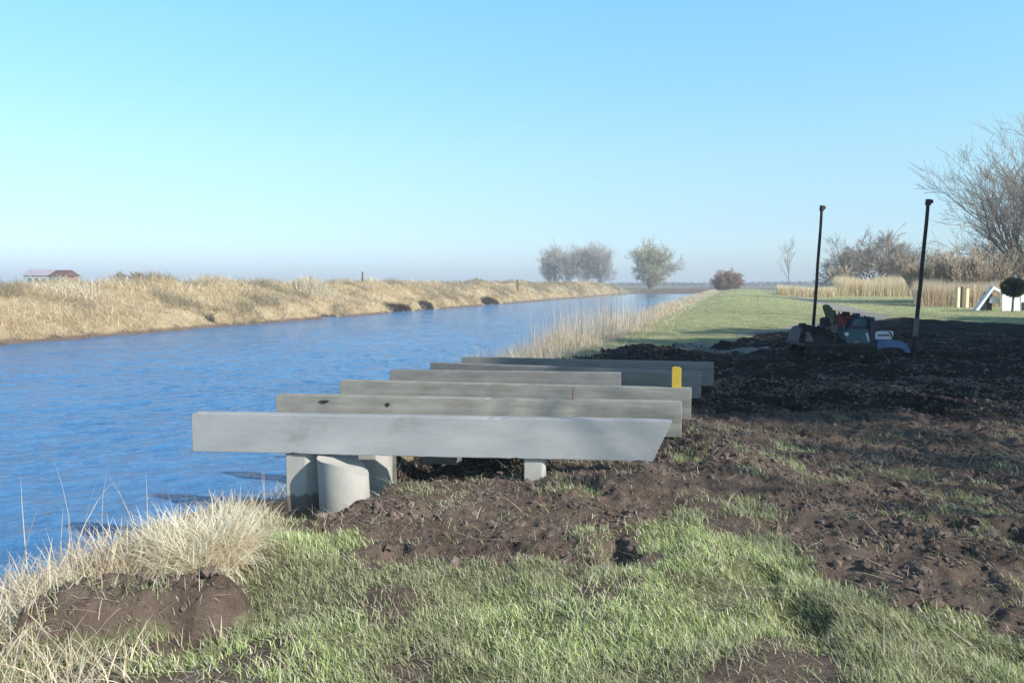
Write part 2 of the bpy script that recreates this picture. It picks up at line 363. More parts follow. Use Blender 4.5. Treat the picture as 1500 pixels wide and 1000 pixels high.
# ---------------------------------------------------------------- blades of grass and reed
def blades(name, base, length, width, az, lean, bend, colr, mat, parent=None, seg=2):
    N = len(base); base = np.asarray(base, float)
    dx, dy = np.cos(az), np.sin(az)
    ts = np.linspace(0, 1, seg + 1)
    wx, wy = -dy, dx
    tw = rng.uniform(-1.2, 1.2, N); wx2 = wx * np.cos(tw) + dx * np.sin(tw); wy2 = wy * np.cos(tw) + dy * np.sin(tw)
    V = np.zeros((N, 2 * seg + 1, 3)); C = np.zeros((N, 2 * seg + 1, 3))
    hx = np.zeros(N); hz = np.zeros(N)
    for k, t in enumerate(ts):
        if k:
            a = lean + bend * (t - .5 / seg); hx = hx + np.sin(a) * length / seg; hz = hz + np.cos(a) * length / seg
        cx = base[:, 0] + dx * hx; cy = base[:, 1] + dy * hx; cz = base[:, 2] + hz
        w = width * (1 - t) ** .6 * .5 if k < seg else 0
        if k < seg:
            V[:, 2 * k] = np.stack([cx - wx2 * w, cy - wy2 * w, cz], -1); V[:, 2 * k + 1] = np.stack([cx + wx2 * w, cy + wy2 * w, cz], -1)
            C[:, 2 * k] = colr; C[:, 2 * k + 1] = colr
        else:
            V[:, 2 * k] = np.stack([cx, cy, cz], -1); C[:, 2 * k] = colr
    f = []
    for k in range(seg - 1):
        a = 2 * k; f += [(a, a + 1, a + 3), (a, a + 3, a + 2)]
    f.append((2 * seg - 2, 2 * seg - 1, 2 * seg))
    f = np.array(f); faces = (np.arange(N)[:, None, None] * (2 * seg + 1) + f[None]).reshape(-1, 3)
    return np_mesh(name, V.reshape(-1, 3), faces, mat, parent, colors=C.reshape(-1, 3))
def pal(N, cols, weights, jit=.18):
    cols = np.array(cols); i = rng.choice(len(cols), N, p=np.array(weights) / sum(weights))
    return np.clip(cols[i] * (1 + rng.normal(0, jit, (N, 1))), .01, .95)
GREEN = [(.38, .48, .17), (.50, .60, .23), (.62, .66, .38), (.19, .25, .09), (.80, .73, .54), (.52, .45, .33)]
STRAW = [(.72, .60, .42), (.60, .48, .31), (.80, .70, .54), (.45, .34, .22), (.66, .57, .48)]

def near_frame(x, y, m=1.35): return np.abs(x) < (y * .64 * m + .6)

def scatter(n_, x0, x1, y0, y1): return rng.uniform(x0, x1, n_), rng.uniform(y0, y1, n_)
# lawn in front
x1, y1 = scatter(1000000, -4.2, 7.5, 2.6, 9.5)
k = near_frame(x1, y1, 1.15) & (rng.random(len(x1)) < np.clip(4.8 / y1, .3, 1.0)); x1, y1 = x1[k], y1[k]
mu, mo, pa, sd_ = masks(x1, y1); u_ = uR(x1, y1)
clump = fbm(x1, y1, .30, 3, 111); patch = fbm(x1, y1, .9, 3, 115)
spots = sstep(.60, .70, fbm(x1, y1, .5, 4, 97)) * .85
tuft = sstep(.60, .72, fbm(x1, y1, .45, 4, 117)) * .30
prob = (1 - spots) * (1 - np.clip(mu * (.985 - tuft) + mo * (.97 - tuft), 0, 1)) * sstep(2.2, 3.1, u_) * (.42 + .8 * sstep(.36, .60, clump)) * (.65 + .35 * sstep(.32, .5, patch))
k = rng.random(len(x1)) < prob; x1, y1, clump, patch = x1[k], y1[k], clump[k], patch[k]
N = len(x1); print("lawn", N)
co = pal(N, GREEN, [4, 4, 4, 2.5, 2.4, 1.6]); fade = sstep(.62, .38, patch)[:, None] * .55
co = co * (1 - fade) + np.array([.30, .27, .19]) * fade * (1 + rng.normal(0, .15, (N, 1)))
blades("grass", np.stack([x1, y1, height(x1, y1) - .005], -1), rng.uniform(.025, .08, N) * (.5 + 1.0 * clump), rng.uniform(.003, .0065, N),
       rng.uniform(0, 6.28, N) * .6 + 2.0 * vnoise(x1, y1, .5, 9), rng.uniform(.05, .9, N), rng.uniform(.2, 1.5, N), co, M_blade)
tag(bpy.data.objects["grass"], "short tufted green grass mixed with dead straw in the foreground", "grass", kind="stuff")

# grass of the dike beyond and the field to the right
x2, y2 = scatter(520000, -2, 60, 14, 120)
k = rng.random(len(x2)) < np.clip(22 / y2, .1, 1) ** 1.3; x2, y2 = x2[k], y2[k]
mu, mo, pa, sd_ = masks(x2, y2); u_ = uR(x2, y2)
k = (rng.random(len(x2)) < (1 - mu) ** 3 * (1 - pa) ** 2 * sstep(2.4, 3.2, u_)) & near_frame(x2, y2, 1.2); x2, y2 = x2[k], y2[k]
N = len(x2); sc_ = np.clip(y2 / 22, 1, 4)
co = pal(N, GREEN[:3] + [(.70, .63, .40)], [1.2, 3.5, 4.5, 3.5], .1); pt = fbm(x2, y2, 3.5, 3, 33)[:, None]
co = co * (1 - .5 * sstep(.45, .65, pt)) + np.array([.52, .45, .28]) * .5 * sstep(.45, .65, pt)
blades("dike_grass", np.stack([x2, y2, height(x2, y2) - .01], -1), rng.uniform(.04, .10, N) * np.sqrt(sc_), .009 * sc_, rng.uniform(0, 6.28, N),
       rng.uniform(.3, 1.2, N), rng.uniform(.1, .5, N), co, M_blade)
tag(bpy.data.objects["dike_grass"], "sunlit green grass covering the dike and the field beyond the dug earth", "grass", kind="stuff")

# far bank, matted dry reed
def bank(n_, name, label):
    v = 10 ** rng.uniform(math.log10(20), math.log10(215), n_); ul_ = rng.uniform(.15, 8.0, n_) 
    x = -21.7 + (v - 34) * math.sin(AL) / math.cos(AL) * 1.0 - ul_ / math.cos(AL); y = v
    k = (np.abs(x) < y * .64 * 1.25 + 3); x, y, ul_ = x[k], y[k], ul_[k]
    ul_ = uL(x, y); k = (ul_ > .2) & (y < 204); x, y, ul_ = x[k], y[k], ul_[k]
    cl = fbm(x, y, 1.7, 3, 131); pr = .25 + .75 * sstep(.35, .6, cl)
    for ex, ey, er in EROS: pr = pr * (1 - sstep(er * 1.1, er * .7, np.hypot(x - ex, y - ey)))
    k = rng.random(len(x)) < pr; x, y, ul_, cl = x[k], y[k], ul_[k], cl[k]
    N = len(x); s = np.clip(y / 60, .6, 2.4)
    co = pal(N, [(.66, .56, .39), (.55, .45, .29), (.74, .66, .50), (.36, .28, .18), (.68, .52, .38)], [5, 2.5, 5, 1.3, 1.2], .14)
    ck = fbm(x, y, 2.6, 3, 135)[:, None]; co = co * (.80 + .52 * sstep(.38, .6, ck))
    lowm = sstep(1.8, .4, ul_ + rng.normal(0, .3, N))[:, None]; co = co * (1 - .15 * lowm) + np.array([.36, .22, .15]) * .15 * lowm
    az = rng.normal(-1.2, 1.1, N)
    print(name, N)
    o = blades(name, np.stack([x, y, height(x, y) - .03], -1), rng.uniform(.35, .85, N) * (.45 + cl) * (1 + .1 * sstep(4, 7, ul_)), .022 * s + .008, az,
               rng.uniform(.2, 1.2, N), rng.uniform(.3, 1.6, N), co, M_straw, seg=3)
    tag(o, label, "reeds", kind="stuff")
bank(200000, "far_bank_reeds", "matted pale dry reeds covering the bank on the far side of the canal")

# near bank reeds running away along the water
def near_reeds():
    v = 10 ** rng.uniform(math.log10(7.6), math.log10(200), 90000); u_ = np.clip(rng.normal(1.4, .8, len(v)), -.3, 3.4)
    y = v; x = -4.4 + (y - 7.4) * math.tan(AR) + u_ / math.cos(AR)
    cl = fbm(x, y, 1.3, 3, 141); d = sstep(.35, .6, cl) * .8 + .2
    k = (rng.random(len(x)) < d * sstep(13, 19, y)) & (y > 13); x, y, u_, cl = x[k], y[k], u_[k], cl[k]
    N = len(x); s = np.clip(y / 22, .7, 5); print("near reeds", N)
    co = pal(N, STRAW, [4, 3, 4, 1, 3], .15)
    tall = rng.uniform(.25, .95, N) * (.15 + 1.0 * sstep(.35, .7, cl)) * sstep(3.2, .8, u_) + .16
    o = blades("near_bank_reeds", np.stack([x, y, height(x, y) - .03], -1), tall, .007 * s + .003, rng.uniform(0, 6.28, N), np.abs(rng.normal(.1, .22, N)),
               rng.normal(.2, .35, N), co, M_straw, seg=3)
    tag(o, "pale dry reeds lining the near bank of the canal beyond the beams", "reeds", kind="stuff")
near_reeds()

def wispy():
    N = 5200; t = rng.random(N); y = 24 + 15 * t ** 1.2; u_ = np.abs(rng.normal(.0, 1.0, N)) + .05
    x = -4.4 + (y - 7.4) * math.tan(AR) + u_ / math.cos(AR); k = fbm(x, y, .8, 2, 231) > .42; x, y = x[k], y[k]; N = len(x)
    o = blades("reed_stand", np.stack([x, y, np.maximum(height(x, y), -1.1) - .03], -1), rng.uniform(.5, 1.75, N) * (.6 + .7 * fbm(x, y, 2.5, 2, 233)), rng.uniform(.007, .016, N), rng.uniform(0, 6.28, N),
               np.abs(rng.normal(.04, .06, N)), rng.normal(.1, .12, N), pal(N, [(.66, .60, .54), (.76, .68, .54), (.55, .50, .48)], [3, 3, 2], .1), M_straw, seg=4)
    tag(o, "tall thin grey-beige reeds standing in the shallows just behind the row of beams", "reeds", kind="stuff")
wispy()
def fringe():
    y = rng.uniform(6.3, 13, 5200); u_ = rng.uniform(.7, 2.3, len(y)); x = -4.4 + (y - 7.4) * math.tan(AR) + u_ / math.cos(AR)
    z = height(x, y); k = (z > -.93) & (z < -.25) & (fbm(x, y, .5, 2, 241) > .42) & (np.hypot(x + 1.9, y - 6.9) > .55); x, y, z = x[k], y[k], z[k]; N = len(x)
    o = blades("bank_straw", np.stack([x, y, z - .02], -1), rng.uniform(.08, .3, N), rng.uniform(.004, .008, N), rng.uniform(0, 6.28, N), rng.uniform(.1, 1.0, N), rng.uniform(.2, 1.2, N),
               pal(N, STRAW, [4, 3, 4, 1, 3], .12), M_straw, seg=3)
    tag(o, "short broken straw on the muddy slope under the water ends of the beams", "straw", kind="stuff")
fringe()

# foreground reeds, left
def fore_reeds():
    B = []; L = []; Wd = []; A = []; LE = []; BE = []; 
    def put(px, py, z, n_, spread, l0, l1, le=.12, be=.3, w=.008, az=None, azs=3.1):
        for _ in range(n_):
            q = P(px, py, z); x = q.x + rng.normal(0, spread); y = q.y + rng.normal(0, spread)
            B.append((x, y, 0)); L.append(rng.uniform(l0, l1)); Wd.append(w * rng.uniform(.7, 1.4)); A.append((0 if az is None else az) + rng.uniform(-azs, azs))
            LE.append(abs(rng.normal(le, le * .7))); BE.append(rng.normal(be, .35))
    for px, py, l0, l1, n_ in ((10, 905, .3, .75, 60), (55, 900, .3, .85, 60), (105, 890, .3, .8, 60), (140, 880, .4, .9, 50), (175, 870, .3, .8, 90),
                            (215, 865, .3, .8, 90), (250, 850, .25, .6, 80), (290, 830, .25, .5, 70), (-40, 920, .3, .8, 60), (330, 800, .2, .5, 50), (360, 790, .2, .5, 40)):
        put(px, py, -.25, int(n_ * 1.25), .15, l0 * .28, l1 * .42, .2, .6)
    for px, py, l_ in ((45, 900, .78), (118, 890, .8), (165, 880, .75), (190, 880, .7), (10, 910, .6), (205, 870, .7), (228, 860, .6), (95, 890, .5), (380, 790, .55)):
        put(px, py, -.25, 2, .05, l_ * .8, l_, .10, .1, .008)
    for px, py in ((235, 838), (345, 800), (365, 775), (215, 850), (330, 790), (380, 800)): put(px, py, -.1, 330, .10, .08, .26, .6, .9, .006)
    for px, py in ((90, 880), (130, 872), (170, 866), (200, 860), (60, 890), (30, 905)): put(px, py, -.12, 170, .11, .12, .36, .35, .7, .007)
    for px, py in ((120, 915), (220, 905), (300, 905), (180, 940), (330, 890), (260, 925)): put(px, py, 0, 26, .12, .06, .2, 1.2, .4, .005)
    # fallen straw in the corner
    for px, py in ((20, 980), (60, 1000), (0, 950), (90, 985), (130, 1000), (-30, 1000), (40, 1040), (-60, 960), (10, 930), (15, 900), (60, 890)):
        put(px, py, 0, 260, .13, .08, .30, 1.15, .7, .006)
    for px, py in ((300, 935), (420, 960), (250, 960), (160, 930), (210, 945)): put(px, py, 0, 7, .12, .12, .3, 1.2, .4, .006)
    B = np.array(B); B[:, 2] = height(B[:, 0], B[:, 1]) - .02; N = len(B)
    o = blades("foreground_reeds", B, np.array(L), np.array(Wd), np.array(A), np.array(LE), np.array(BE), pal(N, [(.74, .63, .45), (.62, .50, .34), (.80, .71, .55), (.45, .35, .24), (.70, .62, .54)], [4, 3, 4, 1.2, 3], .12), M_straw, seg=4)
    tag(o, "bleached reed stems and fallen straw along the water's edge at lower left", "reeds", kind="stuff")
fore_reeds()

def tussock():
    c0 = P(290, 835, -.05); root = empty("reed_tussock", (c0.x, c0.y, float(height(c0.x, c0.y)) - .02))
    N = 5200; a = rng.uniform(0, 6.28, N); r = .27 * np.sqrt(rng.random(N))
    bx = r * np.cos(a) * 1.15; by = r * np.sin(a)
    bz = height(c0.x + bx, c0.y + by) - root.location.z + .12 * np.clip(1 - (r / .34) ** 2, 0, 1)
    o = blades("straw", np.stack([bx, by, bz], -1), rng.uniform(.06, .24, N) * (.55 + .9 * fbm(bx, by, .12, 2, 251)) * 1.25, rng.uniform(.004, .008, N), a + rng.normal(0, 1.3, N), np.abs(rng.normal(.5, .45, N)),
               rng.uniform(.4, 2.0, N), pal(N, [(.84, .75, .56), (.74, .63, .45), (.90, .84, .70), (.58, .47, .32)], [4, 3, 5, .8], .12), M_straw, root, seg=4)
    tag(root, "dense straw-coloured reed tussock at the water's edge just left of the round pile", "reed tussock")
tussock()

# dry sticks and roots lying in the grass
def litter():
    x, y = scatter(5200, -2.2, 6, 3.0, 9); k = near_frame(x, y, 1.05) & (uR(x, y) > 2.8); x, y = x[k], y[k]; N = len(x)
    o = blades("straw_litter", np.stack([x, y, height(x, y) + .01], -1), rng.uniform(.06, .22, N), rng.uniform(.003, .006, N), rng.uniform(0, 6.28, N),
               rng.uniform(1.0, 1.55, N), rng.uniform(-.1, .4, N), pal(N, [(.6, .52, .38), (.7, .64, .52), (.3, .24, .17)], [3, 2, 2]), M_straw, seg=3)
    tag(o, "loose dead stalks strewn over the grass and dug earth", "straw litter", kind="stuff")
litter()

def fibres():
    x, y = scatter(150000, -2.4, 8, 3.8, 12); mu, mo, _, _ = masks(x, y)
    k = near_frame(x, y, 1.08) & (rng.random(len(x)) < np.maximum(mu, mo) * (.15 + .85 * sstep(.35, .6, fbm(x, y, .6, 3, 161))) * np.clip(5 / y, .3, 1)) & (uR(x, y) > 2.2); x, y = x[k], y[k]; N = len(x)
    print("fibres", N)
    o = blades("peat_fibres", np.stack([x, y, height(x, y)], -1), rng.uniform(.015, .06, N), rng.uniform(.003, .007, N), rng.uniform(0, 6.28, N),
               rng.uniform(.4, 1.6, N), rng.uniform(-.3, .8, N), pal(N, [(.17, .12, .10), (.10, .07, .06), (.28, .20, .16), (.40, .33, .24), (.20, .24, .10)], [5, 4, 3, 1.2, .8]), M_straw, seg=2)
    tag(o, "torn roots and fibres sticking out of the dug peat", "root fibres", kind="stuff")
fibres()

# clods of dug earth
M_clod = noisy("peat_clod", (.07, .052, .044), (.26, .20, .17), 9, .95, .1, .4, c2=(.15, .112, .095))
def clods():
    x, y = scatter(72000, -3, 9, 3.2, 14); xb, yb = scatter(26000, 0, 15, 12, 26); x = np.concatenate([x, xb]); y = np.concatenate([y, yb]); mu, mo, _, _ = masks(x, y)
    k = near_frame(x, y, 1.1) & (rng.random(len(x)) < np.clip(mu + mo * 1.5, 0, 1) ** 2 * (.15 + .85 * sstep(.4, .65, fbm(x, y, .5, 3, 151)))) & (uR(x, y) > 1.5); x, y = x[k], y[k]
    import bmesh
    bm = bmesh.new(); bmesh.ops.create_icosphere(bm, subdivisions=1, radius=1); bm.verts.ensure_lookup_table()
    sv = np.array([v.co[:] for v in bm.verts]); sf = np.array([[v.index for v in f.verts] for f in bm.faces]); bm.free()
    N = len(x); s = np.exp(rng.normal(math.log(.012), .5, N)); s = np.clip(s, .005, .05) * np.where(y > 12, 1.25, 1)
    V = sv[None] * (1 + rng.normal(0, .22, (N, len(sv), 1))) * s[:, None, None] * rng.uniform(.6, 1.3, (N, 1, 3))
    th = rng.uniform(0, 6.28, N); cx, sx = np.cos(th)[:, None], np.sin(th)[:, None]
    V = np.stack([V[..., 0] * cx - V[..., 1] * sx, V[..., 0] * sx + V[..., 1] * cx, V[..., 2] * .8], -1)
    V += np.stack([x, y, height(x, y) + s * .15], -1)[:, None]
    print("clods", N)
    o = np_mesh("earth_clods", V.reshape(-1, 3), (np.arange(N)[:, None, None] * len(sv) + sf[None]).reshape(-1, 3), M_clod)
    tag(o, "crumbly brown clods of freshly dug peat", "soil clods", kind="stuff")
clods()

# ---------------------------------------------------------------- beams and piles
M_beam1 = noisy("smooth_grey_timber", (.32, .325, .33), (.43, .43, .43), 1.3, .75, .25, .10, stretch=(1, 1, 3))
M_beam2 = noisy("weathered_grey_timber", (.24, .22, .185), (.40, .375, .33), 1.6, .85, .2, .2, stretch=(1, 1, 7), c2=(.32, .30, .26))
M_beam3 = noisy("dark_grey_timber", (.17, .165, .155), (.28, .265, .25), 1.6, .8, .25, .2, stretch=(1, 1, 7))  # darker grey for the rear beams and their piles
M_pile = noisy("pale_pile", (.38, .36, .33), (.52, .50, .46), 2.5, .85, .2, .15, stretch=(1, 1, .5))
M_knot = noisy("dark_knot", (.03, .026, .022), (.07, .06, .05), 9, .9, .1)
M_yellow = noisy("yellow_paint", (.62, .40, .045), (.78, .55, .09), 6, .55, .35, .1)
M_dkwood = noisy("dark_wet_wood", (.05, .042, .036), (.11, .09, .075), 3, .85, .2, .3, stretch=(1, 1, 6))
M_bolt = noisy("zinc", (.45, .45, .43), (.62, .62, .6), 8, .5, .5, metal=.6)
def weather(m, y_mud=.055, grain=1.0):
    """grain, stains, dried mud splashes low on the faces and a few open checks"""
    n, l = nodes(m); b = n["Principled BSDF"]; src = b.inputs["Base Color"].links[0].from_socket
    tc = n.new("ShaderNodeTexCoord")
    def t(scale, st, det=8, ro=.7):
        mp = n.new("ShaderNodeMapping"); mp.inputs["Scale"].default_value = st; l.new(tc.outputs["Object"], mp.inputs[0])
        q = n.new("ShaderNodeTexNoise"); q.inputs["Scale"].default_value = scale; q.inputs["Detail"].default_value = det; q.inputs["Roughness"].default_value = ro; l.new(mp.outputs[0], q.inputs[0]); return q.outputs[0]
    def rng_(v, a, c):
        q = n.new("ShaderNodeMapRange"); q.interpolation_type = 'SMOOTHSTEP'; q.inputs["From Min"].default_value = a; q.inputs["From Max"].default_value = c; l.new(v, q.inputs[0]); return q.outputs[0]
    def mul(fac, colr, c_in, amt):
        mm_ = n.new("ShaderNodeMath"); mm_.operation = 'MULTIPLY'; l.new(fac, mm_.inputs[0]); mm_.inputs[1].default_value = amt
        q = n.new("ShaderNodeMix"); q.data_type = 'RGBA'; l.new(mm_.outputs[0], q.inputs[0]); l.new(c_in, q.inputs[6]); q.inputs[7].default_value = (*colr, 1); return q.outputs[2]
    c = mul(rng_(t(9, (.35, 1, 9)), .5, .75), (.12, .11, .10), src, .35 * grain)      # grain
    c = mul(rng_(t(1.7, (1, 1, 1.2)), .55, .75), (.20, .17, .13), c, .45)              # stains
    c = mul(rng_(t(2.4, (.5, 1, 14), 3), .70, .74), (.05, .045, .04), c, .8 * grain)   # checks
    c = mul(rng_(t(70, (1, 1, 1), 2), .66, .74), (.10, .09, .08), c, .5)               # specks
    sp = n.new("ShaderNodeSeparateXYZ"); l.new(tc.outputs["Object"], sp.inputs[0])
    a = n.new("ShaderNodeMath"); a.operation = 'MULTIPLY_ADD'; l.new(t(7, (1, 1, 1)), a.inputs[0]); a.inputs[1].default_value = -.26; l.new(sp.outputs["Z"], a.inputs[2])
    c = mul(rng_(a.outputs[0], y_mud - .11, y_mud - .15), (.15, .11, .085), c, .75)     # splashed mud near the ground
    l.new(c, b.inputs["Base Color"])
    bp = n.new("ShaderNodeBump"); bp.inputs["Strength"].default_value = .35; bp.inputs["Distance"].default_value = .006; l.new(t(14, (.3, 1, 8)), bp.inputs["Height"]); l.new(bp.outputs[0], b.inputs["Normal"])
weather(M_beam1, -.2, .45); weather(M_beam2, -.2); weather(M_beam3, -.2)
weather(M_pile, .16, .3)
HB, TB = .345, .13
BT = .55                                     # height of the beams' top
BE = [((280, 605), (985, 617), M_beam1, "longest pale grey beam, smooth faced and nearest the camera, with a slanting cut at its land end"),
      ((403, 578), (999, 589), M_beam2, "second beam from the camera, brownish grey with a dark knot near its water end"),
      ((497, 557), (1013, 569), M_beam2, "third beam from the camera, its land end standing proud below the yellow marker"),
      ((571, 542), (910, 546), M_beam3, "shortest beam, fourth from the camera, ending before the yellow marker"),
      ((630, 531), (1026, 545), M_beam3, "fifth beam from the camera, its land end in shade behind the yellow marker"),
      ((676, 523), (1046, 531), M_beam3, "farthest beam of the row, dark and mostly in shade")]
def gz(x, y): return float(height(np.array([x]), np.array([y]))[0])
beams = []
for i, (a, b_, m, lab) in enumerate(BE):
    A = P(*a, BT); B = P(*b_, BT); d = (B - A); Lb = d.xy.length; ang = math.atan2(d.y, d.x)
    root = empty("support_beam", (A.x, A.y, BT - HB), ang)
    tag(root, lab, "beam", "parallel beams of the unfinished jetty")
    cut = .16 if i == 0 else 0.0
    mb = MB()
    pts = [(0, 0), (Lb - cut, 0), (Lb, HB - .02), (Lb - .012, HB), (.0, HB)] if cut else [(0, 0), (Lb, 0), (Lb, HB), (0, HB)]
    # gently uneven faces: subdivided along the length
    ns = 70; rb = random.Random(40 + i)
    V = []; Fc = []
    tp = .03 if i in (1, 2) else 0
    for k in range(ns + 1):
        t = k / ns; wob = .004 * math.sin(t * 9 + i) + .002 * math.sin(t * 31 + 2 * i); e1, e2 = rb.gauss(0, .0014) + (-.009 if rb.random() < .035 else 0), rb.gauss(0, .0013) + (.007 if rb.random() < .03 else 0)
        xb = t * (Lb - cut); xt = t * Lb
        V += [(xb, 0 + wob, e2), (xt, 0 + wob, HB + e1 - (.010 if k in (0,) and tp else 0)), (xt, TB + wob, HB), (xb, TB + wob, 0)]
    for k in range(ns):
        o_ = 4 * k
        for j in range(4): Fc.append((o_ + j, o_ + (j + 1) % 4, o_ + 4 + (j + 1) % 4, o_ + 4 + j))
    Fc += [(3, 2, 1, 0), (4 * ns, 4 * ns + 1, 4 * ns + 2, 4 * ns + 3)]
    mb.add(V, Fc); o = mb.build("timber", m, root)
    bv = o.modifiers.new("bevel", 'BEVEL'); bv.width = .006; bv.segments = 2; bv.limit_method = 'ANGLE'; bv.angle_limit = R(40)
    if i == 1:
        for kx, kz, s1, s2 in ((.53, HB - .06, .045, .016), (1.20, HB - .08, .022, .02)):
            kb = MB(); n_ = 12; pts = [(kx + s1 * math.cos(t) * (1 + .25 * math.sin(3 * t)), kz + s2 * math.sin(t)) for t in [2 * math.pi * q / n_ for q in range(n_)]]
            kb.prism(pts, (-.010, .02)).build("knot", M_knot, root)
    beams.append((root, A, B, Lb, ang))
def on_beam(i, px, along=None):               # point on beam i under photo column px: (world x, world y of its centre line)
    A, B = beams[i][1], beams[i][2]
    lo, hi = 0.0, 1.0
    for _ in range(40):
        t = (lo + hi) / 2; q = A.lerp(B, t); ppx = 750 + F * q.x / (q.y * math.cos(PITCH) + (CAM.z - q.z) * math.sin(PITCH))
        if ppx < px: lo = t
        else: hi = t
    q = A.lerp(B, t); nrm = Vector((-math.sin(beams[i][4]), math.cos(beams[i][4]), 0))
    return q + nrm * TB / 2
# piles
def square_pile(px, i, w, label, chamfer=.04, dy=0.0, zbot=None, rz=0.0, mat=None, top=None):
    q = on_beam(i, px); q = q + Vector((0, dy, 0)); g = gz(q.x, q.y); z0 = (g - .5) if zbot is None else zbot; z1 = (BT - HB - .004) if top is None else top
    root = empty("square_pile", (q.x, q.y, z0), beams[i][4] + rz)
    h = z1 - z0; c_ = chamfer; hw = w / 2
    pts = [(-hw, -hw), (hw - c_, -hw), (hw, -hw + c_), (hw, hw), (-hw, hw)]
    o = MB().prism(pts, (0, h), 'z').build("post", mat or M_pile, root, bevel=.006)
    tag(root, label, "pile", "square piles carrying the jetty beams")
    return root
square_pile(441, 0, .30, "broad square pile left of the round pile under the front beam, one corner cut off", .12, dy=.12, zbot=-.325)
square_pile(561, 1, .26, "square pile half in shade, right of and behind the round pile", .09, dy=-.6, zbot=-.6)
square_pile(784, 0, .185, "short narrow pile stub under the middle of the front beam", .03, dy=.06)
for i in (1, 2, 3, 4, 5):
    pxl = [0, 548, 558, 660, 700, 740][i]; pxr = [0, 900, 920, 860, 960, 980][i]
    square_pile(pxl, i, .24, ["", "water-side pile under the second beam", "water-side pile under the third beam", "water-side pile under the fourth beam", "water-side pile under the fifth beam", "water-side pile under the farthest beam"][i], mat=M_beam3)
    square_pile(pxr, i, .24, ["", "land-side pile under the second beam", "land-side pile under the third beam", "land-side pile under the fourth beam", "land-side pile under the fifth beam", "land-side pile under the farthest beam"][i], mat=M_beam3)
# round pile with a slanting rounded head
q = PD(503, 720, 6.95); root = empty("round_pile", (q.x, q.y, -.75), 0)
tag(root, "round pale grey pile with an oblique head, in dug earth under the front beam", "pile")
V = []; n_ = 40; rad = .222; h0 = BT - HB + .75 - .006
rings = 14
for k in range(rings):
    t = k / (rings - 1)
    for j in range(n_):
        a = 2 * math.pi * j / n_; x = rad * math.cos(a); y = rad * math.sin(a)
        topz = h0 - .008 - .17 * max(0, (x / rad + .45) / 1.45) ** 1.9 - .02 * max(0, -y / rad)
        sh = .035 * (1 - t)
        V.append((x + sh * .9, y, topz * t))
Fc = [(k * n_ + j, k * n_ + (j + 1) % n_, (k + 1) * n_ + (j + 1) % n_, (k + 1) * n_ + j) for k in range(rings - 1) for j in range(n_)]
Fc += [tuple((rings - 1) * n_ + j for j in range(n_)), tuple(range(n_ - 1, -1, -1))]
MB().add(V, Fc).build("shaft", M_pile, root, smooth=True)

# loose timbers by the hole
def slab(name, label, cat, px0, px1, py, y, h, dpt, mat, z=None, tilt=0.0):
    a = PD(px0, py, y); b2 = PD(px1, py, y); Lx = (b2 - a).length
    r_ = empty(name, (a.x, y, a.z)); r_.rotation_euler = (0, tilt, 0)
    MB().box(0, Lx, 0, dpt, -h, 0).build("board", mat, r_, bevel=.008); tag(r_, label, cat); return r_
slab("retaining_board", "dark soaked board on edge between the straw tussock and the square pile", "board", 352, 420, 736, 6.75, .16, .06, M_dkwood)
slab("timber_offcut", "pale offcut lying in the dug trench behind the front beam", "timber offcut", 618, 668, 668, 8.6, .09, .2, M_pile)

# yellow marker and small peg
q = on_beam(2, 991); root = empty("marker_post", (q.x, q.y, BT + .001), beams[2][4])
tag(root, "short yellow marker post standing on the land end of the third beam", "marker post")
MB().prism([(-.052, 0), (.052, 0), (.052, .205), (.035, .225), (-.04, .23), (-.052, .215)], (-.03, .03)).build("board", M_yellow, root, bevel=.004)
MB().box(-.05, .05, .031, .07, 0, .03).build("foot", M_yellow, root, bevel=.003)
q = on_beam(1, 840); root = empty("wooden_peg", (q.x, q.y, BT + .001), .1)
tag(root, "thin pale upright peg on top of the second beam", "peg")
MB().prism([(-.014, 0), (.014, 0), (.016, .10), (0, .125), (-.016, .10)], (-.012, .012)).build("stake", M_pile, root, bevel=.002)

# ---------------------------------------------------------------- poles
M_pole = noisy("dark_rusty_steel", (.018, .014, .015), (.05, .036, .034), 5, .7, .4, .2, stretch=(1, 1, .3))
M_pale = noisy("pale_steel", (.10, .085, .08), (.26, .22, .21), 9, .7, .3, .1)  # paler steel for the lower shaft and small fittings
def pole(pxb, pyb, pxt, pyt, y, label, r=.045, sleeve=False):
    a = PD(pxb, pyb, y); b2 = PD(pxt, pyt, y); g = gz(a.x, a.y); 
    a = a - (b2 - a) * ((a.z - (g - .25)) / (b2.z - a.z))
    root = empty("steel_pole", a); L0 = b2 - root.location
    dr = L0.normalized()
    mb = MB(); pts = [Vector((0, 0, 0)) + L0 * (k / 8) + Vector((.005 * math.sin(k * 2.1), 0, 0)) for k in range(9)]
    for k in range(8): mb.tube(pts[k], pts[k + 1] + dr * .004, r * (1.12 - .035 * k), r * (1.12 - .035 * (k + 1)), 12)
    mb.build("shaft", M_pole, root, smooth=True)
    cp = MB().tube(L0 - dr * .10, L0 + dr * .03, r * 1.45, r * 1.35, 12)
    cp.build("cap", M_pole, root, smooth=True)
    MB().box(L0.x + r * .6, L0.x + r * 2.2, -.03, .03, L0.z - .06, L0.z + .02).build("lug", M_pole, root, bevel=.006)
    if sleeve:
        t0 = (a + (b2 - a) * .20) - root.location; t1 = (a + (b2 - a) * .31) - root.location
        MB().tube(t0, t1, r * 1.22, r * 1.2, 12).build("sleeve", M_pale, root, smooth=True)
    tag(root, label, "pole", "tall steel poles beside the work machine"); return root
pole(1338, 520, 1360, 294, 18.6, "taller leaning dark pole with a paler lower part, right of the work machine", .046, True)
pole(1190, 500, 1204, 303, 19.8, "thinner dark pole rising at the left end of the work machine", .038)

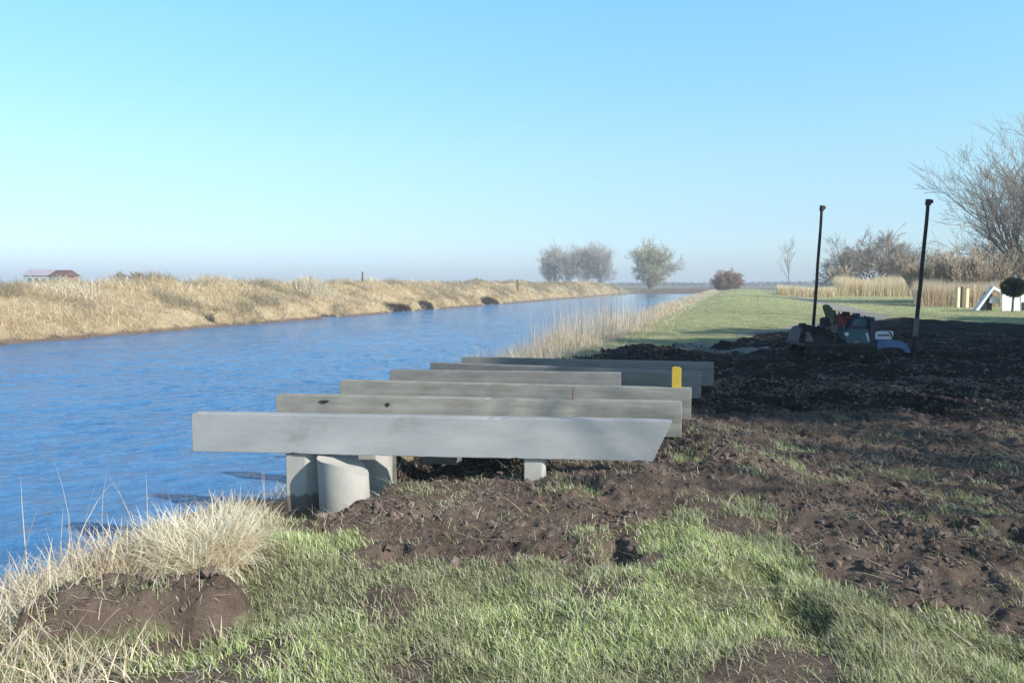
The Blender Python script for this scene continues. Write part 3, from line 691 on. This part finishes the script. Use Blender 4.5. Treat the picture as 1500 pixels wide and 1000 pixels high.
# ---------------------------------------------------------------- work machine (low tracked machine in the shade)
M_teal = noisy("teal_paint", (.012, .075, .10), (.03, .13, .16), 3, .45, .5, .05)
M_navy = noisy("navy_paint", (.010, .020, .055), (.02, .04, .09), 3, .5, .5)
M_blue = noisy("blue_paint", (.05, .12, .28), (.09, .19, .40), 3, .45, .5, .05)
M_red = noisy("red_paint", (.20, .022, .025), (.32, .045, .045), 3, .5, .4, .05)
M_white = noisy("white_paint", (.62, .62, .66), (.78, .78, .82), 4, .6, .3)
M_black = noisy("black_rubber", (.012, .012, .014), (.03, .03, .034), 6, .8, .2, .3)
M_dgrey = noisy("dark_grey_metal", (.014, .015, .022), (.04, .04, .052), 4, .6, .4, .1)
M_olive = noisy("olive_paint", (.06, .075, .04), (.12, .13, .08), 5, .6, .3)
M_glass = new_mat("tinted_glass", (.05, .16, .19), .08, .8)
def machine():
    y = 18.6; c0 = PD(1170, 518, y); g = gz(8.1, 18.6); s = y / F * 1.0
    root = empty("work_machine", (c0.x, y, g - .03))
    base = root.location
    def q(px, py): v = PD(px, py, y) - base; return (v.x, v.z)
    def slabp(name, pts, y0, y1, mat, bv=.01, parent=None, smooth=False):
        return MB().prism([q(*p) for p in pts], (y0, y1)).build(name, mat, parent or root, bevel=bv, smooth=smooth)
    # tracks and deck
    for yy in (-.15, .95):
        t = slabp("track", [(1178, 516), (1184, 506), (1275, 506), (1316, 507), (1322, 514), (1312, 522), (1186, 522)], yy, yy + .25, M_black, .02)
        for px in (1190, 1212, 1236, 1260, 1284, 1306):
            w = q(px, 514); MB().tube((w[0], yy - .012, w[1]), (w[0], yy + .02, w[1]), .055, n=14).build("road_wheel", M_dgrey, t, smooth=True)
    slabp("deck", [(1176, 502), (1318, 502), (1318, 507), (1176, 507)], -.12, 1.18, M_dgrey, .01)
    # winch gear on the left
    slabp("winch_housing", [(1172, 502), (1176, 486), (1182, 480), (1196, 478), (1206, 482), (1214, 488), (1226, 492), (1232, 502)], .1, .9, M_dgrey, .02)
    w = q(1184, 484); MB().tube((w[0], -.02, w[1]), (w[0], .12, w[1]), .13, n=18).build("winch_drum", M_black, root, smooth=True)
    w = q(1198, 484); MB().tube((w[0], .0, w[1]), (w[0], .1, w[1]), .09, n=16).build("winch_drum", M_black, root, smooth=True)
    slabp("bracket", [(1179, 500), (1180, 486), (1184, 485), (1190, 497), (1190, 501)], -.06, -.02, M_pale, .004)
    # boom
    slabp("boom", [(1226, 500), (1220, 470), (1213, 449), (1218, 446), (1225, 452), (1228, 470), (1234, 498)], .2, .38, M_olive, .012)
    slabp("hydraulic_ram", [(1217, 478), (1219, 465), (1222, 465), (1230, 492), (1227, 494)], .15, .19, M_pale, .004)
    slabp("exhaust_box", [(1225, 477), (1226, 455), (1231, 455), (1233, 477)], .25, .55, M_navy, .01)
    slabp("valve_block", [(1210, 478), (1210, 467), (1217, 465), (1220, 478)], .1, .4, M_black, .01)
    # engine hood, cab
    slabp("hood", [(1232, 478), (1233, 463), (1238, 461), (1262, 462), (1264, 478)], .25, 1.0, M_red, .02)
    cb = slabp("cab", [(1243, 484), (1248, 470), (1252, 466), (1271, 464), (1277, 465), (1278, 484)], .02, .95, M_navy, .02)
    slabp("window", [(1248, 477), (1251, 470), (1256, 468), (1268, 467), (1270, 477)], -.004, .02, M_glass, .002, cb)
    slabp("window_bar", [(1258, 477), (1258, 467.6), (1260, 467.5), (1260, 477)], -.014, .0, M_pale, .001, cb)
    slabp("side_panel", [(1235, 504), (1236, 487), (1241, 482), (1272, 482), (1275, 488), (1275, 504)], -.06, .8, M_teal, .02)
    slabp("rear_column", [(1271, 512), (1272, 470), (1275, 464), (1279, 464), (1280, 512)], -.09, .9, M_navy, .01)
    w = q(1238, 489); MB().tube((w[0], -.09, w[1]), (w[0], -.05, w[1]), .045, n=16).build("headlight", M_white, root, smooth=True)
    slabp("badge", [(1266, 488), (1269, 487), (1273, 500), (1270, 501)], -.075, -.05, M_white, .002)
    slabp("step_plate", [(1248, 503), (1249, 497), (1256, 498), (1257, 503)], -.08, -.05, M_pale, .003)
    # white box and blue fender on the right
    wb = slabp("white_box", [(1280, 497), (1280, 485), (1309, 485), (1309, 497)], .0, .5, M_white, .012)
    slabp("vent_slot", [(1286, 492), (1286, 490), (1303, 490), (1303, 492)], -.006, .01, M_dgrey, .001, wb)
    arc = [(1280, 512), (1281, 498), (1300, 497.5), (1316, 499), (1324, 503), (1328, 509), (1329, 516), (1323, 516), (1318, 511), (1308, 508), (1290, 509)]
    slabp("fender", arc, -.16, .6, M_blue, .012)
    rs = random.Random(4)
    for k, (ax, ay, bx, by) in enumerate(((1182, 482, 1222, 470), (1196, 478, 1228, 486), (1226, 456, 1246, 466), (1222, 488, 1244, 500), (1264, 462, 1282, 486), (1300, 485, 1318, 500), (1208, 484, 1236, 497))):
        a_ = q(ax, ay); b_ = q(bx, by); prev = Vector((a_[0], -.08, a_[1])); hb = MB()
        for i_ in range(1, 9):
            t_ = i_ / 8; cur = Vector((a_[0] + (b_[0] - a_[0]) * t_, -.08 + .05 * math.sin(t_ * 5 + k), a_[1] + (b_[1] - a_[1]) * t_ - .09 * math.sin(math.pi * t_)))
            hb.tube(prev, cur, .016, n=6); prev = cur
        hb.build("hose", M_black, root, smooth=True)
    for (x0, y0, x1, y1) in ((1176, 480, 1183, 474), (1204, 484, 1212, 477), (1240, 462, 1247, 457), (1256, 465, 1262, 459), (1284, 486, 1292, 480), (1296, 486, 1303, 483)):
        a_ = q(x0, y0); b_ = q(x1, y1); MB().box(a_[0], b_[0], .05, .3, a_[1], b_[1]).build("fitting", rs.choice([M_black, M_dgrey, M_navy]), root, bevel=.012)
    for px in (1222, 1233):
        a_ = q(px, 500); b_ = q(px + 3, 474); MB().tube((a_[0], -.05, a_[1]), (b_[0], -.02, b_[1]), .012, n=6).build("lever", M_pale, root, smooth=True)
    tag(root, "low work machine with red hood and blue fender parked in shade between two poles", "work machine")
    return root
machine()

# ---------------------------------------------------------------- trees
M_bark = noisy("grey_bark", (.10, .085, .07), (.22, .19, .16), 6, .9, .1, .3, stretch=(1, 1, .3))
M_twig = noisy("brown_twigs", (.22, .18, .145), (.38, .32, .26), 2, .9, .1)
M_twigg = noisy('haze_pale_twigs', (.34, .31, .27), (.48, .44, .39), 2, .9, .1)  # distance haze painted into the twig colour of the horizon row
M_twigr = noisy("red_twigs", (.26, .15, .10), (.40, .24, .17), 2, .9, .1)
M_leafo = noisy("olive_spring_leaf", (.32, .29, .18), (.46, .42, .27), 1.2, .8, .2)
M_leafd = noisy("evergreen_leaf", (.02, .04, .012), (.06, .09, .03), 3, .7, .3)

def tubes_np(name, segs, mat, parent, nside=4):
    """segs: list of (p, q, r0, r1)"""
    S = np.array([(*p, *q_, a, b_) for p, q_, a, b_ in segs]); p = S[:, :3]; q_ = S[:, 3:6]; d = q_ - p
    d /= np.linalg.norm(d, axis=1)[:, None] + 1e-9
    ref = np.where(np.abs(d[:, 2:3]) > .9, np.array([[1., 0, 0]]), np.array([[0, 0, 1.]]))
    a = np.cross(d, ref); a /= np.linalg.norm(a, axis=1)[:, None]; b_ = np.cross(d, a)
    V = []
    for c_, r in ((p, S[:, 6]), (q_, S[:, 7])):
        for j in range(nside):
            t = 2 * math.pi * j / nside; V.append(c_ + (a * math.cos(t) + b_ * math.sin(t)) * r[:, None])
    V = np.stack(V, 1); f = np.array([(j, (j + 1) % nside, (j + 1) % nside + nside, j + nside) for j in range(nside)])
    return np_mesh(name, V.reshape(-1, 3), (np.arange(len(S))[:, None, None] * (2 * nside) + f[None]).reshape(-1, 4), mat, parent)

def grow(rs, out, p, d, L, r, lvl, maxl, spread, kids, up, twigs, low=.28):
    n_ = 5 if lvl == 0 else 4; pts = [p]; rr = [r]
    for k in range(n_):
        d = (d + Vector((rs.gauss(0, .10), rs.gauss(0, .10), rs.gauss(0, .06) + up * .10))).normalized()
        pts.append(pts[-1] + d * (L / n_)); rr.append(r * (1 - .62 * (k + 1) / n_))
    for k in range(n_): out[0 if lvl <= 1 else 1].append((pts[k], pts[k + 1], max(rr[k], twigs), max(rr[k + 1], twigs)))
    if lvl >= maxl: return
    for c_ in range(kids[lvl]):
        t = rs.uniform(low, 1.0) if lvl == 0 else rs.uniform(.25, 1.0); k = min(int(t * n_), n_ - 1); q_ = pts[k].lerp(pts[k + 1], t * n_ - k)
        ax = d.cross(Vector((rs.gauss(0, 1), rs.gauss(0, 1), rs.gauss(0, 1)))).normalized()
        nd = (Matrix.Rotation(rs.uniform(.5, 1.0) * spread, 3, ax) @ d).normalized()
        grow(rs, out, q_, nd, L * rs.uniform(.45, .72), rr[k] * .6, lvl + 1, maxl, spread, kids, up, twigs)

def cards(name, pts, size, mat, parent, seed=1, out=.6):
    r_ = np.random.default_rng(seed); N = len(pts)
    a = r_.normal(size=(N, 3)); a /= np.linalg.norm(a, axis=1)[:, None]; b_ = r_.normal(size=(N, 3)); b_ -= (a * b_).sum(1)[:, None] * a; b_ /= np.linalg.norm(b_, axis=1)[:, None]
    s = size * r_.uniform(.5, 1.3, (N, 1)); V = np.stack([pts - a * s, pts + b_ * s * .6, pts + a * s, pts - b_ * s * .6], 1)
    return np_mesh(name, V.reshape(-1, 3), np.arange(4 * N).reshape(N, 4), mat, parent)

def bare_tree(name, loc, H, label, cat="tree", group=None, stems=1, spread=.8, kids=(7, 6, 5, 4), r=.2, up=.6, twigs=.012, seed=1, stem_tilt=.35, mt=None, mb_=None, trunk_frac=.5, maxl=4, leaf=None, low=.28):
    rs = random.Random(seed); root = empty(name, loc); out = ([], [])
    for s in range(stems):
        a = 6.28 * s / stems + rs.uniform(-.5, .5); tl = stem_tilt * rs.uniform(.5, 1.3) if stems > 1 else rs.uniform(0, .08)
        d = Vector((math.sin(tl) * math.cos(a), math.sin(tl) * math.sin(a), math.cos(tl)))
        grow(rs, out, Vector((0, 0, -.2)) + Vector((math.cos(a), math.sin(a), 0)) * (r * .9 if stems > 1 else 0), d, H * trunk_frac, r, 0, maxl, spread, kids, up, twigs, low)
    tubes_np("trunk", out[0], mb_ or M_bark, root, 6); cr = tubes_np("crown", out[1], mt or M_twig, root, 3)
    if leaf:
        m, n_, sz = leaf; pts = np.array([rs.choice(out[1])[1][:] for _ in range(n_)]) + np.random.default_rng(seed).normal(0, sz * 1.5, (n_, 3))
        cards("leaves", pts, sz, m, cr, seed)
    tag(root, label, cat, group); print(name, len(out[0]), len(out[1]))
    return root

G0 = lambda x, y: (x, y, gz(x, y))
q = PD(1552, 440, 69); bare_tree("willow_tree", G0(q.x, 69), 16.6, "large bare many-stemmed willow spreading in from the right edge of the photo", stems=9, spread=.62, r=.21, stem_tilt=.75,
          kids=(7, 6, 5, 4), up=.35, twigs=.0115, seed=11, trunk_frac=.50)
q = PD(1282, 420, 118); bare_tree("willow_tree", G0(q.x, 118), 13.5, "rounded bare grey-brown willow behind the bright reed bed", stems=11, spread=.8, r=.16, stem_tilt=.85, kids=(6, 6, 5, 5),
          up=.3, twigs=.019, seed=21, trunk_frac=.42)
q = PD(1157, 415, 245); bare_tree("slender_tree", G0(q.x, 245), 11.5, "small thin bare tree alone on the horizon left of the thinner pole", stems=1, spread=.45, r=.16, kids=(8, 4, 3, 3), up=.8, twigs=.03, seed=31, trunk_frac=.75, maxl=3)
q = PD(1066, 425, 190); bare_tree("red_bush", G0(q.x, 190), 5.6, "reddish-brown rounded bush on the far end of the dike", "bush", stems=18, spread=1.0, r=.08, stem_tilt=.8, kids=(9, 6, 5, 4), low=.05,
          up=.2, twigs=.026, seed=41, trunk_frac=.5, mt=M_twigr, mb_=M_twigr)
q = PD(952, 418, 262); bare_tree("willow_tree", G0(q.x, 262), 14.5, "tall olive-tinged tree budding on the horizon right of the bare row", stems=9, spread=.8, r=.18, stem_tilt=.42, kids=(13, 6, 5, 3), up=.5, low=.02,
          twigs=.028, seed=51, trunk_frac=.55, leaf=(M_leafo, 5200, .24), mt=M_leafo)
gr = "bare trees in a row on the horizon"
for i, (px, H, sd_) in enumerate(((806, 11, 61), (831, 13, 62), (856, 13, 63), (880, 13, 64))):
    lab = ["shortest and leftmost bare tree of the row on the horizon", "second bare tree from the left in the horizon row", "third bare tree from the left in the horizon row",
           "rightmost bare tree of the horizon row, leaning outward"][i]
    q = PD(px, 418, 280); bare_tree("bare_tree", G0(q.x, 280), H, lab, group=gr, stems=4, spread=.7, r=.17, stem_tilt=.26, kids=(12, 6, 5, 3), up=.6, low=.03, twigs=.024, mt=M_twigg, mb_=M_twigg, seed=sd_, trunk_frac=.66)

M_twigp = noisy('pale_twigs', (.34, .27, .20), (.50, .41, .31), 2, .9, .1)
def shrub(px, y, H, wid, label, seed, mt=M_twigp, stems=9):
    q = PD(px, 420, y); o = bare_tree("leafless_shrub", G0(q.x, y), H * .85, label, "shrub", "leafless shrubs along the field edge", stems=stems, spread=.5, r=.05, stem_tilt=.45, kids=(6, 5, 4), up=.9,
          twigs=.016 * y / 60, seed=seed, trunk_frac=.75, maxl=3, mt=mt, mb_=M_twigp); return o
shrub(1352, 66, 3.6, 3, "leafless shrub directly right of the taller pole", 71)
shrub(1384, 64, 3.8, 3, "leafless shrub between the taller pole and the yellow posts", 72)
shrub(1420, 63, 4.0, 3, "leafless shrub just behind the yellow posts", 73)
shrub(1452, 66, 4.2, 3, "leafless shrub behind the white tent", 74)
shrub(1490, 68, 4.4, 3, "leafless shrub behind the round green bush", 75)
shrub(1232, 112, 3.5, 3, "low leafless shrub at the left foot of the rounded willow", 76)

# reed beds on the right
def reed_bed(name, label, x0, x1, y0, y1, h, n_, wd, cols, wts):
    x = []; y = rng.uniform(y0, y1, n_); pxs = rng.uniform(x0, x1, n_); x = (pxs - 750) / F * y
    N = n_; hh = h * (.55 + .7 * fbm(x, y, 5, 3, 171)) * rng.uniform(.6, 1.1, N)
    z = height(x, y) - .05
    o = blades(name, np.stack([x, y, z], -1), hh, np.full(N, wd), rng.uniform(0, 6.28, N), np.abs(rng.normal(.06, .12, N)), rng.normal(.15, .25, N), pal(N, cols, wts, .1), M_straw, seg=3)
    tag(o, label, "reeds", kind="stuff")
PALE = [(.80, .68, .46), (.70, .57, .37), (.86, .77, .56), (.58, .45, .29)]
reed_bed("reed_bed", "bright straw-coloured reed bed in front of the rounded willow", 1222, 1345, 104, 112, 3.0, 15000, .05, PALE, [4, 3, 4, 1])
reed_bed("low_reed_bed", "low pale reeds on the horizon left of the rounded willow", 1138, 1222, 98, 104, 1.45, 7000, .06, PALE, [4, 3, 4, 1])
reed_bed("brown_reed_bed", "brownish reeds along the field edge behind the yellow posts", 1340, 1640, 58.5, 63, 2.2, 20000, .028, [(.70, .59, .43), (.62, .50, .36), (.78, .67, .51), (.50, .39, .28)], [4, 3, 4, 1])
# far wooded skyline
def skyline():
    out = []; x = rng.uniform(-900, 900, 14000); y = rng.uniform(620, 760, 14000); 
    x = rng.uniform(90, 900, 14000); hh = 1.5 + 4 * fbm(x, y, 70, 3, 181) + 1 * vnoise(x, y, 12, 4); N = len(x)
    blades("distant_wood", np.stack([x, y, np.full(N, -.6)], -1), hh * rng.uniform(.5, .95, N), np.full(N, 3.5), rng.uniform(0, 6.28, N), rng.uniform(0, .9, N), rng.uniform(0, .5, N),
           pal(N, [(.16, .11, .09), (.12, .10, .08), (.2, .14, .11)], [3, 3, 2]), M_straw, seg=2)
    tag(bpy.data.objects["distant_wood"], "low brown wooded skyline along the horizon", "distant wood", kind="stuff")
skyline()

# ---------------------------------------------------------------- yellow posts, tent, round bush
M_post = noisy("pale_yellow_wood", (.66, .58, .36), (.80, .73, .50), 4, .8, .2, .2, stretch=(1, 1, .4))
M_post2 = noisy("brown_wood", (.12, .08, .05), (.22, .15, .09), 4, .85, .2, .2)
def post(px, y, w, h, mat, label, capm=None):
    q = PD(px, 450, y); root = empty("wooden_post", (q.x, y, gz(q.x, y) - .1), .25)
    MB().prism([(-w / 2, 0), (w / 2, 0), (w / 2, h), (w / 4, h + .06), (-w / 4, h + .06), (-w / 2, h)], (-w / 2, w / 2)).build("shaft", mat, root, bevel=.01)
    tag(root, label, "post", "wooden posts at the field edge")
post(1402, 56, .24, 1.45, M_post, "pale yellow post, left one of the bright pair beyond the shaded ground")
post(1415, 56, .24, 1.38, M_post, "pale yellow post, right one of the bright pair beyond the shaded ground")
post(1408.5, 56.6, .16, 1.5, M_post2, "brown post between the two pale yellow posts")

M_canvas = noisy("white_canvas", (.74, .74, .76), (.84, .84, .84), 2, .8, .2, .05)
M_inside = noisy("tent_inside_shade", (.03, .03, .04), (.06, .055, .07), 3, .9, .1)  # dark panels stand in for the shade inside the tent
def tent():
    y = 49.0; g = PD(1430, 449, y); root = empty("tent", (g.x, y, gz(g.x, y)))
    def q(px, py): v = PD(px, py, y) - PD(1430, 449, y); return (v.x, v.z)
    # sloping white sheet from the left peg up to the ridge, then across
    T = .05
    sheet = [(1429, 449), (1456, 413), (1466, 419), (1492, 417), (1530, 421), (1530, 424), (1492, 421), (1466, 423), (1456, 418), (1434, 449)]
    MB().prism([q(*p) for p in sheet], (0, .35)).build("roof_sheet", M_canvas, root, bevel=.0)
    MB().prism([q(*p) for p in [(1436, 449), (1454, 422), (1455, 449)]], (.25, .3)).build("side_shade", M_inside, root)
    MB().prism([q(*p) for p in [(1455, 449), (1455, 422), (1467, 424), (1467, 449)]], (.95, 1.0)).build("back_shade", M_inside, root)
    MB().prism([q(*p) for p in [(1452, 438), (1454, 430), (1462, 428), (1467, 431), (1467, 438)]], (.12, .5)).build("shelf_cloth", M_canvas, root, bevel=.02)
    MB().prism([q(*p) for p in [(1465, 452), (1465, 421), (1476, 419), (1491, 420), (1492, 452)]], (-.2, -.12)).build("front_flap", M_canvas, root, bevel=.01)
    MB().prism([q(*p) for p in [(1497, 451), (1497, 426), (1530, 424), (1530, 451)]], (.1, .18)).build("front_flap", M_canvas, root, bevel=.01)
    MB().prism([q(*p) for p in [(1499, 449), (1499, 437), (1507, 437), (1507, 449)]], (.05, .096)).build("opening_shade", M_inside, root)  # dark block painting the shade of an entrance
    tag(root, "low white tent with a sloping side and dark open front at the right edge", "tent")
tent()
def round_bush():
    y = 47.0; q = PD(1483, 452, y); root = empty("clipped_bush", (q.x, y, gz(q.x, y)))
    tubes_np("trunk", [(Vector((0, 0, -.1)), Vector((.02, 0, .7)), .07, .05), (Vector((.02, 0, .7)), Vector((-.03, 0, 1.2)), .05, .04), (Vector((.02, 0, .7)), Vector((.2, 0, 1.2)), .04, .03)], M_bark, root, 8)
    r_ = np.random.default_rng(3); d = r_.normal(size=(2600, 3)); d /= np.linalg.norm(d, axis=1)[:, None]; rr = r_.random((2600, 1)) ** .4
    nse = .8 + .4 * fbm(d[:, 0] * 2 + 9, d[:, 1] * 2 + d[:, 2] * 3, .8, 2, 5)[:, None]
    pts = d * rr * np.array([.64, .6, .56]) * nse + np.array([0, 0, 1.42])
    cards("crown", pts, .085, M_leafd, root, 3)
    tag(root, "round dark green bush in front of the white tent", "bush")
round_bush()

# ---------------------------------------------------------------- beyond the far bank
M_wall = noisy("pale_render", (.32, .30, .34), (.42, .4, .43), 2, .85, .2)
M_roofg = noisy("grey_sheet_roof", (.34, .31, .36), (.44, .41, .46), 1.5, .7, .3)
M_roofr = noisy("dark_red_tiles", (.11, .05, .05), (.17, .08, .075), 2, .8, .2)
M_brick = noisy("brown_brick", (.20, .10, .08), (.28, .15, .12), 4, .85, .2)
def shed(name, px, y, wd, dp, hw, hr, mw_, mr, label, rz=.1):
    q = PD(px, 400, y); root = empty(name, (q.x, y, gz(q.x, y) - .1), rz)
    MB().box(0, wd, 0, dp, 0, hw).build("wall", mw_, root)
    MB().prism([(-.25, hw + .003), (dp + .25, hw + .003), (dp / 2, hw + hr)], (-.3, wd + .3), 'x').build("roof", mr, root)
    for k in range(3):
        f = MB().box(wd * (.16 + .3 * k), wd * (.16 + .3 * k) + .9, -.03, .05, 1.2, 2.2).build("window", M_white, root)
        MB().box(wd * (.16 + .3 * k) + .08, wd * (.16 + .3 * k) + .82, -.04, .0, 1.28, 2.12).build("pane", M_glass, f)
    tag(root, label, "farm building"); return root
shed("farm_building", 34, 150, 4.2, 6, 2.5, 1.2, M_wall, M_roofg, "pale farm shed with a greyish roof showing over the far bank at far left")
shed("farm_building", 72, 147, 2.4, 5, 2.4, 1.1, M_brick, M_roofr, "small dark red roofed building right of the pale shed over the far bank", -.1)
def bank_post(px, py0, py1, y, w, label):
    a = PD(px, py0, y); t = PD(px, py1, y); root = empty("fence_post", (a.x, y, a.z - .4))
    MB().prism([(-w / 2, 0), (w / 2, 0), (w / 2, t.z - a.z + .3), (0, t.z - a.z + .4), (-w / 2, t.z - a.z + .3)], (-w / 2, w / 2)).build("shaft", M_post2, root, bevel=.01); tag(root, label, "post", "posts on the far bank")
bank_post(758, 422, 409, 118, .3, "dark post near the far end of the far bank")
bank_post(531, 406, 397, 78, .14, "thin dark post on the far bank above the water's middle reach")
def bank_tuft(px, y, w, h, N, label):
    q = PD(px, 405, y); root = empty("reed_clump", (q.x, y, gz(q.x, y)))
    x = rng.normal(0, w / 2, N); yy = rng.normal(0, w / 3, N)
    blades("straw", np.stack([x, yy, height(q.x + x, q.y + yy) - gz(q.x, y) - .15], -1), rng.uniform(.5, 1, N) * h * np.exp(-(x / w) ** 2), np.full(N, .05), rng.uniform(0, 6.28, N), rng.uniform(0, .4, N), rng.uniform(.2, .9, N),
           pal(N, [(.74, .66, .52), (.66, .56, .42)], [1, 1], .08), M_straw, root, seg=3)
    tag(root, label, "reed clump", "taller reed clumps topping the far bank")
bank_tuft(462, 66, 2.2, 1.7, 1800, "pale rounded reed clump standing above the middle of the far bank")
bank_tuft(110, 44, 2.4, .7, 1500, "low reed clump on the far bank right of the farm buildings")
o = bare_tree("small_bush", G0(PD(191, 405, 120).x, 120), 3.7, "tiny dark bush peeping over the far bank right of the farm buildings", "bush", stems=10, spread=.9, r=.07, stem_tilt=.8, kids=(5, 5, 4), up=.3, twigs=.05, seed=81, maxl=3, trunk_frac=.5)

# ---------------------------------------------------------------- trees just outside the frame on the right: they cast the shade
def dense_tree(loc, H, r, label, seed, n_=6500, zc=.62, hz=.36):
    root = empty("evergreen_tree", loc); rs = random.Random(seed); out = ([], [])
    grow(rs, out, Vector((0, 0, -.2)), Vector((0, 0, 1)), H * .85, .22, 0, 2, .9, (14, 5, 0), .3, .02)
    tubes_np("trunk", out[0] + out[1], M_bark, root, 6)
    g = np.random.default_rng(seed); d = g.normal(size=(n_, 3)); d /= np.linalg.norm(d, axis=1)[:, None]
    rr = g.random((n_, 1)) ** .4; z = d[:, 2:3]; lump = .75 + .5 * fbm(d[:, 0] * 3 + seed, d[:, 1] * 3 + z[:, 0] * 2, 1, 3, seed)[:, None]
    pts = d * rr * lump * np.array([r, r, H * hz]) + np.array([0, 0, H * zc])
    cards("crown", pts, .26, M_leafd, root, seed)
    tag(root, label, "tree", "evergreen trees outside the frame on the right")
for i, (x, y, H, r, zc, hz) in enumerate(((16.6, 2.9, 12.8, 2.3, .84, .16), (19.5, 6.5, 13.5, 3.0, .68, .32), (23, 10.5, 14, 3.3, .62, .38), (26.5, 15, 14, 3.4, .6, .4), (30.5, 19.5, 13, 3.4, .6, .4),
                                          (34.5, 23.5, 13, 3.4, .6, .4), (39, 28, 12, 3.4, .6, .4), (25, 5.5, 14, 3.2, .6, .4))):
    dense_tree(G0(x, y), H, r, "evergreen tree beyond the right edge shading the dug earth, %s from the camera" % (["nearest", "second", "fourth", "fifth", "sixth", "seventh", "farthest", "third"][i]), 200 + i, zc=zc, hz=hz)
bare_tree("bare_tree", G0(15.5, 1.5), 10.5, "bare tree nearest the camera beyond the right edge, dappling the dug earth", stems=4, spread=.6, r=.16, stem_tilt=.4, kids=(6, 5, 4, 3), up=.5, twigs=.008, seed=91, trunk_frac=.6)

# ---------------------------------------------------------------- haze
mh = bpy.data.materials.new("haze"); mh.use_nodes = True; n, l = nodes(mh); n.clear()
pv = n.new("ShaderNodeVolumePrincipled"); pv.inputs["Color"].default_value = (.86, .92, 1.0, 1); pv.inputs["Density"].default_value = .0011; pv.inputs["Anisotropy"].default_value = .0
ho = n.new("ShaderNodeOutputMaterial"); l.new(pv.outputs[0], ho.inputs["Volume"])
hz = MB().box(-1600, 1600, -260, 2700, -4.5, 21).build("haze", mh); tag(hz, kind="stuff")
